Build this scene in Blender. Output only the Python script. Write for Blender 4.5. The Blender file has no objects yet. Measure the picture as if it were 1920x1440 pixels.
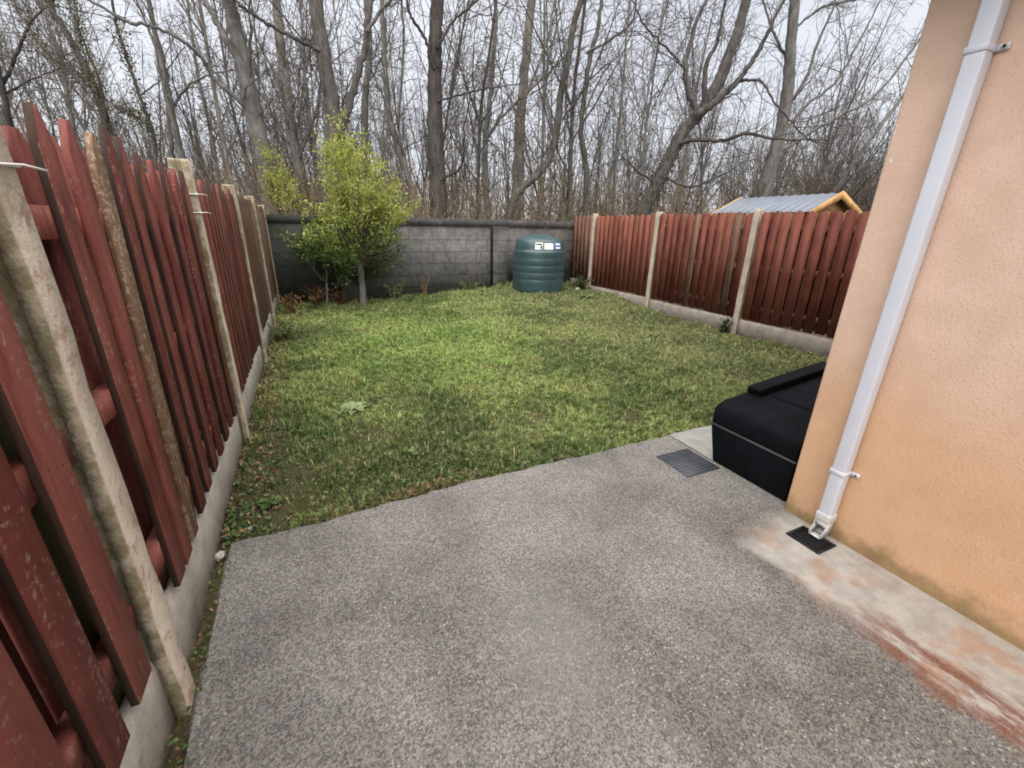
import bpy, math, random
import numpy as np
from math import radians as R_, pi, sin, cos

SC = bpy.context.scene
COL = SC.collection
rng = np.random.default_rng(11)
random.seed(5)

# ------------------------------------------------------------------ camera numbers
CAM_H = 1.70
FPX = 799.4
PITCH, ROLL, HEAD = 0.35472, 0.0198, 0.44210
_h = np.array([sin(HEAD), cos(HEAD), 0]); _r = np.array([cos(HEAD), -sin(HEAD), 0]); _u = np.array([0, 0, 1.0])
FW = _h * cos(PITCH) - _u * sin(PITCH); UP0 = _u * cos(PITCH) + _h * sin(PITCH)
RT = _r * cos(ROLL) + UP0 * sin(ROLL); UP = UP0 * cos(ROLL) - _r * sin(ROLL)
EYE = np.array([0, 0, CAM_H])

def at(px, py, D):
    """survey point: bearing px,py of the 1920x1440 picture at D metres ahead"""
    d = RT * (px - 960) / FPX - UP * (py - 720) / FPX + FW
    t = D / (d @ _h)
    return EYE + d * t, t

# ------------------------------------------------------------------ mesh helpers
class MB:
    def __init__(s): s.v = []; s.q = []; s.t = []; s.n = 0; s.poly = []; s.mi = []
    def add(s, verts, quads=None, tris=None):
        verts = np.asarray(verts, float).reshape(-1, 3)
        s.v.append(verts)
        if quads is not None and len(quads): s.q.append(np.asarray(quads, int).reshape(-1, 4) + s.n)
        if tris is not None and len(tris): s.t.append(np.asarray(tris, int).reshape(-1, 3) + s.n)
        s.n += len(verts)
    def addpoly(s, verts, polys):
        verts = np.asarray(verts, float).reshape(-1, 3)
        s.v.append(verts)
        for p in polys: s.poly.append([i + s.n for i in p])
        s.n += len(verts)
    def box(s, x0, x1, y0, y1, z0, z1):
        v = [(x, y, z) for z in (z0, z1) for y in (y0, y1) for x in (x0, x1)]
        s.addpoly(v, [(0, 2, 3, 1), (4, 5, 7, 6), (0, 1, 5, 4), (2, 6, 7, 3), (0, 4, 6, 2), (1, 3, 7, 5)])
    def prism(s, pts, h, axis='z', at0=0.0):
        """extrude a closed 2-D outline (counter-clockwise) along an axis"""
        n = len(pts); pts = np.asarray(pts, float)
        def mk(o):
            a = np.full((n, 1), o)
            if axis == 'z': return np.hstack([pts, a])
            if axis == 'y': return np.hstack([pts[:, :1], a, pts[:, 1:]])
            return np.hstack([a, pts])
        v = np.vstack([mk(at0), mk(at0 + h)])
        f = [tuple(range(n))[::-1], tuple(range(n, 2 * n))]
        f += [(i, (i + 1) % n, n + (i + 1) % n, n + i) for i in range(n)]
        s.addpoly(v, f)
    def tube(s, path, rad, k=6, cap=False):
        path = np.asarray(path, float); n = len(path)
        rad = np.broadcast_to(np.asarray(rad, float), (n,))
        tg = np.empty_like(path); tg[1:-1] = path[2:] - path[:-2]; tg[0] = path[1] - path[0]; tg[-1] = path[-1] - path[-2]
        tg /= np.linalg.norm(tg, axis=1)[:, None] + 1e-9
        m = tg.mean(0); ref = np.array([1., 0, 0]) if abs(m[0]) < .6 else np.array([0, 1., 0])
        a = np.cross(tg, ref); a /= np.linalg.norm(a, axis=1)[:, None] + 1e-9
        b = np.cross(tg, a)
        an = np.arange(k) * 2 * pi / k
        ring = path[:, None] + rad[:, None, None] * (np.cos(an)[None, :, None] * a[:, None] + np.sin(an)[None, :, None] * b[:, None])
        i = np.arange(n - 1)[:, None] * k; j = np.arange(k)[None]; j2 = (j + 1) % k
        q = np.stack([i + j, i + j2, i + k + j2, i + k + j], -1).reshape(-1, 4)
        s.add(ring.reshape(-1, 3), q)
        if cap:
            s.poly.append([s.n - k + x for x in range(k)][::1]); s.poly.append([s.n - n * k + x for x in range(k)][::-1])
    def lathe(s, prof, k=48, c=(0, 0)):
        n = len(prof); an = np.arange(k) * 2 * pi / k
        v = np.array([[(c[0] + r * cos(a), c[1] + r * sin(a), z) for a in an] for r, z in prof]).reshape(-1, 3)
        i = np.arange(n - 1)[:, None] * k; j = np.arange(k)[None]; j2 = (j + 1) % k
        s.add(v, np.stack([i + j, i + j2, i + k + j2, i + k + j], -1).reshape(-1, 4))
    def build(s, name, mat, parent=None, smooth=False, loc=None):
        me = bpy.data.meshes.new(name)
        V = np.vstack(s.v) if s.v else np.zeros((0, 3))
        off = np.zeros(3) if loc is None else np.asarray(loc, float)
        V = V - off
        lens = []; idx = []
        if s.q:
            q = np.vstack(s.q); idx.append(q.ravel()); lens.append(np.full(len(q), 4))
        if s.t:
            t = np.vstack(s.t); idx.append(t.ravel()); lens.append(np.full(len(t), 3))
        if s.poly:
            idx.append(np.array([i for p in s.poly for i in p])); lens.append(np.array([len(p) for p in s.poly]))
        idx = np.concatenate(idx).astype(np.int32); lens = np.concatenate(lens).astype(np.int32)
        me.vertices.add(len(V)); me.vertices.foreach_set('co', V.astype(np.float32).ravel())
        me.loops.add(len(idx)); me.loops.foreach_set('vertex_index', idx)
        me.polygons.add(len(lens))
        st = np.zeros(len(lens), np.int32); st[1:] = np.cumsum(lens)[:-1]
        me.polygons.foreach_set('loop_start', st); me.polygons.foreach_set('loop_total', lens)
        if smooth: me.polygons.foreach_set('use_smooth', np.ones(len(lens), bool))
        me.update(calc_edges=True); me.validate()
        for m in (mat if isinstance(mat, (list, tuple)) else [mat]): me.materials.append(m)
        o = bpy.data.objects.new(name, me); COL.objects.link(o)
        if loc is not None and parent is None: o.location = off
        if parent is not None:
            o.parent = parent
            if loc is not None: o.location = off - np.array(parent.location)
            else: o.location = -np.array(parent.location) if parent.parent is None else -np.array(parent.parent.location) - np.array(parent.location)
        return o

def bevel(o, w=.004, seg=2):
    m = o.modifiers.new('bevel', 'BEVEL'); m.width = w; m.segments = seg; m.limit_method = 'ANGLE'; m.angle_limit = R_(35)
    return o
def tag(o, label=None, cat=None, group=None, kind=None):
    if label: o['label'] = label
    if cat: o['category'] = cat
    if group: o['group'] = group
    if kind: o['kind'] = kind
    return o
def empty(name, loc, label, cat, group=None):
    o = bpy.data.objects.new(name, None); COL.objects.link(o); o.location = loc
    o.empty_display_size = .2
    return tag(o, label, cat, group)
def set_attr(o, name, vals):
    a = o.data.attributes.new(name, 'FLOAT', 'POINT'); a.data.foreach_set('value', np.asarray(vals, np.float32))
def smooth(a, b, x):
    t = np.clip((np.asarray(x, float) - a) / (b - a), 0, 1); return t * t * (3 - 2 * t)

# ------------------------------------------------------------------ material helper
class NT:
    def __init__(s, name):
        s.m = bpy.data.materials.new(name); s.m.use_nodes = True
        s.nt = s.m.node_tree; s.nt.nodes.clear(); s.L = s.nt.links
        s.out = s.n('ShaderNodeOutputMaterial'); s.b = s.n('ShaderNodeBsdfPrincipled')
        s.L.new(s.b.outputs[0], s.out.inputs[0])
        s.b.inputs['Roughness'].default_value = .85
        s.b.inputs['Specular IOR Level'].default_value = .3
    def n(s, t, **k):
        x = s.nt.nodes.new(t)
        for a, v in k.items(): setattr(x, a, v)
        return x
    def put(s, sock, v):
        if isinstance(v, bpy.types.NodeSocket): s.L.new(v, sock)
        elif isinstance(v, (tuple, list)) and len(v) == 3 and sock.type == 'RGBA': sock.default_value = (*v, 1)
        else: sock.default_value = v
    def pos(s): return s.n('ShaderNodeNewGeometry').outputs['Position']
    def obj(s): return s.n('ShaderNodeTexCoord').outputs['Object']
    def orand(s): return s.n('ShaderNodeObjectInfo').outputs['Random']
    def attr(s, name): return s.n('ShaderNodeAttribute', attribute_name=name).outputs['Fac']
    def noise(s, vec, scale, detail=4, rough=.55, off=None, stretch=None):
        if stretch or off is not None:
            mp = s.n('ShaderNodeMapping'); s.L.new(vec, mp.inputs[0])
            if stretch: mp.inputs['Scale'].default_value = stretch
            if off is not None: s.put(mp.inputs['Location'], off)
            vec = mp.outputs[0]
        x = s.n('ShaderNodeTexNoise'); s.L.new(vec, x.inputs['Vector'])
        x.inputs['Scale'].default_value = scale; x.inputs['Detail'].default_value = detail; x.inputs['Roughness'].default_value = rough
        return x.outputs['Fac']
    def voro(s, vec, scale, out='Distance', feature='F1'):
        x = s.n('ShaderNodeTexVoronoi', feature=feature); s.L.new(vec, x.inputs['Vector']); x.inputs['Scale'].default_value = scale
        return x.outputs[out]
    def ramp(s, v, a, b, lo=0., hi=1.):
        x = s.n('ShaderNodeMapRange', interpolation_type='SMOOTHSTEP'); s.put(x.inputs[0], v)
        x.inputs[1].default_value = a; x.inputs[2].default_value = b; x.inputs[3].default_value = lo; x.inputs[4].default_value = hi
        return x.outputs[0]
    def mix(s, f, a, b, mode='MIX'):
        x = s.n('ShaderNodeMix', data_type='RGBA', blend_type=mode); s.put(x.inputs[0], f); s.put(x.inputs[6], a); s.put(x.inputs[7], b)
        return x.outputs[2]
    def math(s, op, a, b=0., c=0.):
        x = s.n('ShaderNodeMath', operation=op); s.put(x.inputs[0], a); s.put(x.inputs[1], b); s.put(x.inputs[2], c); return x.outputs[0]
    def xyz(s, v):
        x = s.n('ShaderNodeSeparateXYZ'); s.L.new(v, x.inputs[0]); return x.outputs
    def comb(s, x, y, z):
        c = s.n('ShaderNodeCombineXYZ'); s.put(c.inputs[0], x); s.put(c.inputs[1], y); s.put(c.inputs[2], z); return c.outputs[0]
    def bump(s, h, strength=.4, dist=.01, normal=None):
        x = s.n('ShaderNodeBump'); x.inputs['Strength'].default_value = strength; x.inputs['Distance'].default_value = dist
        s.put(x.inputs['Height'], h)
        if normal is not None: s.L.new(normal, x.inputs['Normal'])
        s.L.new(x.outputs[0], s.b.inputs['Normal']); return x.outputs[0]
    def done(s, col, rough=None, spec=None, translucent=0, metal=None):
        s.put(s.b.inputs['Base Color'], col)
        if rough is not None: s.put(s.b.inputs['Roughness'], rough)
        if spec is not None: s.b.inputs['Specular IOR Level'].default_value = spec
        if metal is not None: s.b.inputs['Metallic'].default_value = metal
        if translucent:
            t = s.n('ShaderNodeBsdfTranslucent'); s.put(t.inputs[0], col)
            mx = s.n('ShaderNodeMixShader'); mx.inputs[0].default_value = translucent
            s.L.new(s.b.outputs[0], mx.inputs[1]); s.L.new(t.outputs[0], mx.inputs[2]); s.L.new(mx.outputs[0], s.out.inputs[0])
        return s.m

def m_plain(name, c, rough=.6, var=.12, scale=20, spec=.3, metal=0):
    t = NT(name); n = t.noise(t.obj(), scale)
    k = t.ramp(n, .3, .7)
    return t.done(t.mix(k, tuple(x * (1 - var) for x in c), tuple(x * (1 + var) for x in c)), rough, spec, metal=metal)

def m_slab():
    t = NT('slab_concrete'); p = t.pos(); x, y, z = t.xyz(p)
    big = t.noise(p, 1.3, 5, .6); mid = t.noise(p, 6, 4); fine = t.noise(p, 105, 4, .75); fine2 = t.noise(p, 190, 2, .6)
    col = t.mix(t.ramp(t.math('ADD', big, t.math('MULTIPLY', t.ramp(y, .3, 2.4), .10)), .36, .70), (.125, .121, .117), (.245, .238, .228))
    col = t.mix(t.ramp(mid, .55, .75, 0, .35), col, (.27, .255, .235))
    ca = t.xyz(t.voro(p, 135, 'Color')); cb = t.xyz(t.voro(p, 230, 'Color'))
    ga = t.math('ADD', t.math('MULTIPLY', ca[0], .62), t.math('MULTIPLY', cb[0], .38))
    gr = t.ramp(ga, .18, .85, .55, 1.48)
    col = t.mix(1, col, t.comb(gr, t.math('MULTIPLY', gr, .985), t.math('MULTIPLY', gr, .965)), 'MULTIPLY')
    col = t.mix(t.math('MULTIPLY', t.ramp(ca[1], .72, .8), .45), col, (.30, .245, .18))
    col = t.mix(t.math('MULTIPLY', t.ramp(ca[2], .84, .9), .5), col, (.10, .085, .10))
    cell = t.voro(p, 62, 'Color'); cx = t.xyz(cell)[0]
    dist = t.voro(p, 62)
    peb = t.math('MULTIPLY', t.ramp(cx, .70, .78), t.ramp(dist, .34, .20))
    zone = t.ramp(t.noise(p, .9, 3), .40, .62, .25, 1.0)
    peb = t.math('MULTIPLY', peb, zone)
    col = t.mix(t.math('MULTIPLY', peb, .75), col, (.50, .485, .44))
    dk = t.math('MULTIPLY', t.ramp(cx, .22, .14), t.ramp(dist, .36, .22))
    col = t.mix(t.math('MULTIPLY', dk, .55), col, (.07, .066, .066))
    # smoother mortar strip that was trowelled along the foot of the house
    wob = t.math('MULTIPLY_ADD', t.noise(p, 2.2, 5, .62), .30, -.15)
    xe = t.math('ADD', x, wob)
    ye = t.math('ADD', y, wob)
    strip = t.math('MULTIPLY', t.ramp(xe, 2.02, 2.15), t.ramp(ye, 1.38, 1.16))
    strip2 = t.math('MULTIPLY', t.ramp(x, 2.700, 2.712), t.ramp(y, 1.9, 2.0))
    jl = t.math('ADD', x, t.math('MULTIPLY_ADD', t.noise(p, 9, 3), .03, -.015))
    joint = t.math('MULTIPLY', t.math('MULTIPLY', t.ramp(jl, 2.688, 2.694), t.ramp(jl, 2.708, 2.702)), t.ramp(y, 1.95, 2.0))
    smoothc = t.mix(t.ramp(t.noise(p, 9, 5, .65), .3, .7), (.36, .335, .305), (.54, .505, .46))
    smoothc = t.mix(t.ramp(fine2, .3, .7, 0, .35), smoothc, (.26, .24, .22))
    smoothc = t.mix(t.ramp(t.noise(p, 4.2, 4, .6), .50, .66, 0, .60), smoothc, (.40, .22, .12))
    col = t.mix(strip, col, smoothc)
    col = t.mix(t.math('MULTIPLY', strip2, .8), col, smoothc2 := t.mix(t.ramp(mid, .3, .7), (.33, .32, .30), (.44, .43, .41)))
    pp = t.math('SQRT', t.math('ADD', t.math('POWER', t.math('MULTIPLY', t.math('SUBTRACT', x, .75), 1.5), 2.), t.math('POWER', t.math('SUBTRACT', y, 1.15), 2.)))
    worn = t.ramp(t.math('ADD', pp, t.math('MULTIPLY_ADD', big, .8, -.4)), .55, .0, 0, .24)
    col = t.mix(worn, col, (.40, .385, .365))
    col = t.mix(t.math('MULTIPLY', joint, .85), col, (.05, .048, .042))
    # rust run along the outer lip of the strip
    rm = t.math('MULTIPLY', t.ramp(xe, 2.00, 2.06), t.ramp(xe, 2.38, 2.22))
    rm = t.math('MULTIPLY', rm, t.ramp(y, .85, .45))
    rm = t.math('MULTIPLY', rm, t.ramp(t.noise(p, 8, 7, .72, None, (1, .38, 1)), .43, .57))
    col = t.mix(t.math('MULTIPLY', rm, .88), col, t.mix(t.ramp(fine, .3, .7), (.11, .038, .022), (.26, .115, .072)))
    # long hairline crack
    t.bump(t.math('ADD', t.math('MULTIPLY', ga, 1.0), t.math('MULTIPLY', peb, .6)), .4, .003)
    return t.done(col, .9, .2)

def m_render():
    t = NT('house_render'); p = t.pos(); x, y, z = t.xyz(p)
    big = t.noise(p, 1.1, 4); mid = t.noise(p, 5, 5, .6); st = t.noise(p, 84, 3, .6); st2 = t.noise(p, 40, 2, .5)
    pale = t.mix(t.ramp(mid, .3, .7), (.67, .475, .365), (.74, .535, .42))
    damp = t.mix(t.ramp(mid, .3, .7), (.68, .415, .245), (.74, .47, .29))
    zz = t.math('ADD', z, t.math('MULTIPLY_ADD', t.noise(p, 1.6, 4), .7, -.35))
    zz = t.math('ADD', zz, t.math('MULTIPLY', y, .05))
    col = t.mix(t.ramp(zz, .55, 1.35), damp, pale)
    col = t.mix(t.ramp(big, .45, .75, 0, .15), col, (.60, .36, .22))
    algae = t.ramp(t.math('ADD', z, t.math('MULTIPLY_ADD', t.noise(p, 5, 5, .65), .30, -.15)), .15, .02)
    col = t.mix(t.math('MULTIPLY', algae, .75), col, t.mix(t.ramp(mid, .3, .7), (.17, .13, .055), (.30, .22, .10)))
    for cy_, cz_, r_ in ((1.318, 2.03, .012), (1.335, 2.18, .007), (1.338, 2.15, .008)):
        dd = t.math('SQRT', t.math('ADD', t.math('POWER', t.math('MULTIPLY', t.math('SUBTRACT', y, cy_), 1.6), 2.), t.math('POWER', t.math('SUBTRACT', z, cz_), 2.)))
        col = t.mix(t.ramp(t.math('ADD', dd, t.math('MULTIPLY_ADD', st2, .02, -.01)), r_, r_ * .7), col, (.75, .72, .68))
    spot = t.math('MULTIPLY', t.ramp(t.voro(p, 3.1), .028, .012), 1.0)
    col = t.mix(t.math('MULTIPLY', spot, .7), col, (.30, .16, .10))
    col = t.mix(t.ramp(st, .48, .30, 0, .36), col, (.50, .32, .21))
    t.bump(t.math('ADD', st, t.math('MULTIPLY', st2, .2)), .42, .006)
    return t.done(col, .92, .15)

def m_paint(name, dark, lite, bare, wear=.55):
    """brown-red fence stain over timber with grain, scuffs and bare patches; every board a little different"""
    t = NT(name); p = t.pos(); r = t.orand()
    off = t.comb(t.math('MULTIPLY', r, 37.), t.math('MULTIPLY', r, 11.), t.math('MULTIPLY', r, 23.))
    grain = t.noise(p, 26, 5, .65, off, (1, 1, .07)); blot = t.noise(p, 3.2, 5, .6, off); sp = t.noise(p, 48, 4, .7, off)
    col = t.mix(t.ramp(t.math('ADD', blot, t.math('MULTIPLY_ADD', r, .36, -.18)), .25, .75), dark, lite)
    col = t.mix(t.ramp(grain, .50, .30, 0, .6), col, tuple(x * .45 for x in dark))
    w = t.math('ADD', t.math('MULTIPLY', sp, .6), t.math('MULTIPLY', grain, .4))
    col = t.mix(t.ramp(w, wear + .02, wear + .10, 0, .7), col, bare)
    z = t.xyz(p)[2]
    alg = t.math('MULTIPLY', t.ramp(t.math('ADD', z, t.math('MULTIPLY', blot, .5)), .95, .45), .55)
    col = t.mix(alg, col, t.mix(1, col, (.95, 1.12, 1.0), 'MULTIPLY'))
    t.bump(grain, .8, .006)
    return t.done(col, t.ramp(blot, .3, .7, .6, .85), .25)

def m_cast(name, a, b, pink=.0, grime=(.10, .095, .06), zb=.0):
    t = NT(name); p = t.pos(); n = t.noise(p, 7, 5, .65); f = t.noise(p, 60, 3, .65); g = t.noise(p, 14, 5, .7)
    col = t.mix(t.ramp(n, .3, .7), a, b)
    col = t.mix(t.ramp(g, .50, .66, 0, pink), col, (.30, .165, .12))
    col = t.mix(t.ramp(f, .42, .30, 0, .45), col, tuple(x * .45 for x in a))
    col = t.mix(t.ramp(t.noise(p, 3.3, 5, .7), .52, .68, 0, .65), col, grime)
    col = t.mix(t.ramp(f, .62, .74, 0, .5), col, tuple(min(.8, x * 1.5) for x in b))
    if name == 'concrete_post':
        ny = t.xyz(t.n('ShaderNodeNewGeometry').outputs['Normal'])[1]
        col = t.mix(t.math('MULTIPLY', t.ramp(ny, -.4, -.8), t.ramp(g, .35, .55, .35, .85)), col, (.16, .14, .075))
    t.bump(t.math('ADD', f, g), .5, .007)
    return t.done(col, .92, .15)

def m_block():
    t = NT('block_wall'); p = t.pos(); x, y, z = t.xyz(p)
    br = t.n('ShaderNodeTexBrick'); t.L.new(t.comb(x, t.math('ADD', z, .02), 0), br.inputs['Vector'])
    br.offset = .5; br.inputs['Scale'].default_value = 1; br.inputs['Brick Width'].default_value = .56; br.inputs['Row Height'].default_value = .275
    br.inputs['Mortar Size'].default_value = .011; br.inputs['Mortar Smooth'].default_value = .3; br.inputs['Bias'].default_value = 0
    br.inputs['Color1'].default_value = (.125, .122, .119, 1); br.inputs['Color2'].default_value = (.165, .161, .156, 1); br.inputs['Mortar'].default_value = (.095, .093, .089, 1)
    n = t.noise(p, 2.2, 5, .65); f = t.noise(p, 40, 4, .7); m2 = t.noise(p, 8, 5, .6)
    col = t.mix(t.ramp(m2, .3, .7, 0, 1), t.mix(1, br.outputs[0], (.64, .64, .65), 'MULTIPLY'), t.mix(1, br.outputs[0], (1.05, 1.05, 1.05), 'MULTIPLY'))
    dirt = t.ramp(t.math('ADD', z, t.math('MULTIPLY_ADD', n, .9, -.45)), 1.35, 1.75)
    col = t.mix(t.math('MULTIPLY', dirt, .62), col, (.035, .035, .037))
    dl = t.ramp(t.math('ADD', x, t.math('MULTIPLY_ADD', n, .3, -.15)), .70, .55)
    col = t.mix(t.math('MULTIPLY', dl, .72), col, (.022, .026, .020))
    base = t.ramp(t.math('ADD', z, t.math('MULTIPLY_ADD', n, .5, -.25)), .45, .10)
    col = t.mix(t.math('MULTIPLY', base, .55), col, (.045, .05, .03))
    col = t.mix(t.ramp(f, .66, .78, 0, .35), col, (.30, .29, .27))
    t.bump(t.math('ADD', t.math('MULTIPLY', br.outputs['Fac'], -1.2), f), .7, .012)
    return t.done(col, .95, .1)

def m_bark(name, a, b, moss=.25):
    t = NT(name); p = t.obj(); r = t.orand()
    off = t.comb(t.math('MULTIPLY', r, 31.), t.math('MULTIPLY', r, 17.), 0.)
    g = t.noise(p, 9, 5, .7, off, (1, 1, .22)); n = t.noise(p, 1.7, 4, .6, off)
    col = t.mix(t.ramp(g, .32, .68), a, b)
    col = t.mix(t.ramp(n, .5, .72, 0, moss), col, (.075, .085, .045))
    col = t.mix(t.ramp(t.noise(p, 3.6, 4, .6, off), .58, .72, 0, .4), col, tuple(x * 1.35 for x in b))
    v = t.math('MULTIPLY_ADD', r, .5, .75)
    col = t.mix(1, col, t.comb(v, v, v), 'MULTIPLY')
    t.bump(g, .6, .03)
    return t.done(col, .9, .15)

def m_twig(name, a, b):
    t = NT(name); p = t.obj(); r = t.orand()
    n = t.noise(p, 1.6, 3, .6)
    col = t.mix(t.ramp(t.math('ADD', n, t.math('MULTIPLY_ADD', r, .4, -.2)), .3, .7), a, b)
    return t.done(col, .85, .2)

def m_leaf(name, stops, tr=.35, rough=.5):
    """leaf colour picked per leaf from a list of (pos, colour)"""
    t = NT(name); a = t.attr('rnd')
    c = t.n('ShaderNodeValToRGB'); t.L.new(a, c.inputs[0]); e = c.color_ramp.elements
    while len(e) < len(stops): e.new(.5)
    for el, (q, k) in zip(e, stops): el.position = q; el.color = (*k, 1)
    return t.done(c.outputs[0], rough, .3, tr)

def m_grass():
    t = NT('grass_blades'); p = t.pos(); a = t.attr('rnd'); x, y, z = t.xyz(p)
    big = t.noise(p, .75, 4, .6); mid = t.noise(p, 2.6, 4, .6); sm = t.noise(p, 9, 3, .6)
    g = t.mix(t.ramp(big, .41, .59), (.120, .200, .055), (.345, .43, .145))
    g = t.mix(t.ramp(mid, .52, .66, 0, .7), g, (.34, .36, .145))
    g = t.mix(t.ramp(mid, .46, .32, 0, .7), g, (.075, .135, .036))
    dryx = t.math('MULTIPLY', t.ramp(x, 2.2, 5.2), .50)
    g = t.mix(dryx, g, (.235, .25, .13))
    fx = t.math('POWER', t.math('MULTIPLY', t.math('SUBTRACT', x, 1.5), .62), 2.); fy = t.math('POWER', t.math('MULTIPLY', t.math('SUBTRACT', y, 6.3), .45), 2.)
    fert = t.ramp(t.math('ADD', t.math('ADD', fx, fy), t.math('MULTIPLY_ADD', mid, 1.6, -.8)), 1.3, .1, 0, .55)
    g = t.mix(fert, g, (.30, .46, .115))
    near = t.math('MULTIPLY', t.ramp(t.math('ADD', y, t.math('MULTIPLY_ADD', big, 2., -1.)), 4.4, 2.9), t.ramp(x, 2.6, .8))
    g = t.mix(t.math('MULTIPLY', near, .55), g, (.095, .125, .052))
    dead = t.math('MULTIPLY', t.ramp(a, .68, .82), t.ramp(sm, .32, .60))
    g = t.mix(t.math('MULTIPLY', dead, .8), g, (.48, .40, .22))
    v = t.math('MULTIPLY', t.math('MULTIPLY_ADD', t.math('FRACT', t.math('MULTIPLY', a, 7.3)), .8, .6), t.ramp(t.noise(p, 17, 4, .65), .34, .66, .45, 1.55))
    g = t.mix(1, g, t.comb(v, v, v), 'MULTIPLY')
    return t.done(g, .6, .25, .35)

def m_soil():
    t = NT('lawn_soil'); p = t.pos(); n = t.noise(p, 3, 5, .65); f = t.noise(p, 40, 4, .7)
    col = t.mix(t.ramp(n, .35, .65), (.055, .060, .022), (.085, .070, .040))
    col = t.mix(t.ramp(f, .45, .65, 0, .6), col, (.12, .095, .055))
    t.bump(f, .8, .02)
    return t.done(col, .95, .1)

M = {}
M['slab'] = m_slab(); M['render'] = m_render()
M['red'] = m_paint('fence_red', (.130, .030, .024), (.235, .074, .058), (.32, .21, .16), .53)
M['redright'] = m_paint('fence_red_right', (.120, .030, .021), (.215, .068, .048), (.30, .17, .09), .56)  # the right-hand fence's own red stain, slightly browner
M['redworn'] = m_paint('fence_red_worn', (.125, .055, .042), (.18, .095, .070), (.25, .20, .13), .50)
M['tan'] = m_paint('fence_tan', (.15, .085, .06), (.22, .14, .10), (.30, .25, .17), .48)
M['edge'] = m_paint('fence_sawn_edge', (.20, .095, .035), (.34, .175, .065), (.35, .24, .12), .55)
M['edgeold'] = m_paint('fence_old_edge', (.030, .016, .012), (.060, .034, .024), (.14, .10, .06), .60)
M['bare'] = m_paint('fence_bare', (.16, .095, .055), (.20, .115, .075), (.42, .32, .24), .48)
M['olive'] = m_paint('fence_olive', (.060, .060, .022), (.105, .095, .038), (.12, .10, .06), .60)
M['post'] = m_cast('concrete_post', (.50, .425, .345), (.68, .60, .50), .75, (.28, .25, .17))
M['postclean'] = m_cast('concrete_post_pale', (.44, .37, .29), (.56, .49, .40), .25, (.30, .26, .19))
M['gravel'] = m_cast('gravel_board_concrete', (.36, .335, .295), (.52, .485, .43), .12, (.24, .225, .15))
M['gravelr'] = m_cast('gravel_board_brown', (.30, .26, .23), (.43, .38, .34), .2, (.12, .11, .08))
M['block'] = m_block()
M['bark'] = m_bark('bark_grey', (.100, .093, .088), (.205, .195, .184))
M['barkd'] = m_bark('bark_dark', (.058, .052, .049), (.125, .115, .108), .15)
M['barkp'] = m_bark('bark_pale', (.125, .112, .100), (.24, .225, .205), .1)
M['twig'] = m_twig('twigs', (.070, .062, .058), (.140, .126, .117))
M['twigb'] = m_twig('twigs_brown', (.085, .066, .050), (.15, .12, .088))
M['cane'] = m_twig('bramble_canes', (.14, .100, .060), (.27, .20, .120))
M['grass'] = m_grass(); M['soil'] = m_soil()
M['white'] = m_plain('white_plastic', (.62, .64, .71), .35, .03, 6, .45)
M['whitedirty'] = m_plain('white_plastic_dull', (.56, .55, .54), .45, .08, 12, .4)
M['black'] = m_plain('black_plastic', (.0042, .0052, .0072), .72, .25, 8, .10)
M['blackgrate'] = m_plain('black_iron', (.010, .010, .012), .6, .2, 30)
M['hole'] = m_plain('dark_hole', (.006, .006, .006), .9, .1)
M['tie'] = m_plain('cable_tie_white', (.72, .70, .66), .4, .05)
M['blue'] = m_plain('sticker_blue', (.10, .20, .42), .4, .1)
M['paper'] = m_plain('sticker_white', (.80, .82, .80), .4, .04)
M['ink'] = m_plain('sticker_ink', (.05, .08, .07), .4, .04)
M['timber'] = m_plain('shed_timber', (.46, .27, .10), .7, .2, 9)
M['shedwall'] = m_plain('shed_boards', (.30, .17, .07), .75, .2, 9)
M['tin'] = m_plain('tin_roof', (.20, .225, .265), .42, .08, 4, .5, .25)
M['woodfloor'] = m_plain('leaf_mould', (.075, .055, .035), .95, .35, 3)
M['tarmac'] = m_plain('far_ground', (.09, .085, .06), .95, .3, 2)
M['roof'] = m_plain('roof_tiles', (.07, .065, .065), .8, .2, 8)
M['soffit'] = m_plain('soffit_board', (.20, .13, .10), .6, .1, 8)
M['stone'] = m_plain('stone', (.42, .40, .36), .85, .2, 20)

def m_tank():
    t = NT('tank_plastic'); p = t.pos(); n = t.noise(p, 2.5, 4, .6); f = t.noise(p, 30, 3)
    z = t.xyz(t.obj())[2]
    col = t.mix(t.ramp(n, .3, .7), (.026, .056, .062), (.044, .082, .090))
    col = t.mix(t.ramp(t.noise(p, 7, 4, .7, None, (1, 1, .25)), .55, .75, 0, .25), col, (.10, .16, .16))
    return t.done(col, t.ramp(f, .3, .7, .28, .40), .6)
M['tank'] = m_tank()
def m_cover():
    t = NT('drain_cover_tread'); p = t.pos()
    mp = t.n('ShaderNodeMapping'); mp.inputs['Rotation'].default_value = (0, 0, R_(45)); t.L.new(p, mp.inputs[0])
    ch = t.n('ShaderNodeTexChecker'); ch.inputs['Scale'].default_value = 42; t.L.new(mp.outputs[0], ch.inputs[0])
    n = t.noise(p, 14, 5, .65)
    col = t.mix(t.ramp(n, .3, .7), (.024, .027, .034), (.058, .062, .075))
    col = t.mix(t.math('MULTIPLY', ch.outputs['Fac'], .5), col, (.14, .15, .17))
    t.bump(ch.outputs['Fac'], .8, .006)
    return t.done(col, .55, .4, metal=.3)
M['cover'] = m_cover()
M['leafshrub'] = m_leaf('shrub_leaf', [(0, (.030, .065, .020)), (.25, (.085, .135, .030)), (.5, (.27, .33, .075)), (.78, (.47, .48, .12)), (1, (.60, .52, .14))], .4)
M['leafivy'] = m_leaf('ivy_leaf', [(0, (.012, .026, .009)), (.5, (.030, .055, .018)), (1, (.075, .10, .035))], .2)
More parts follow.
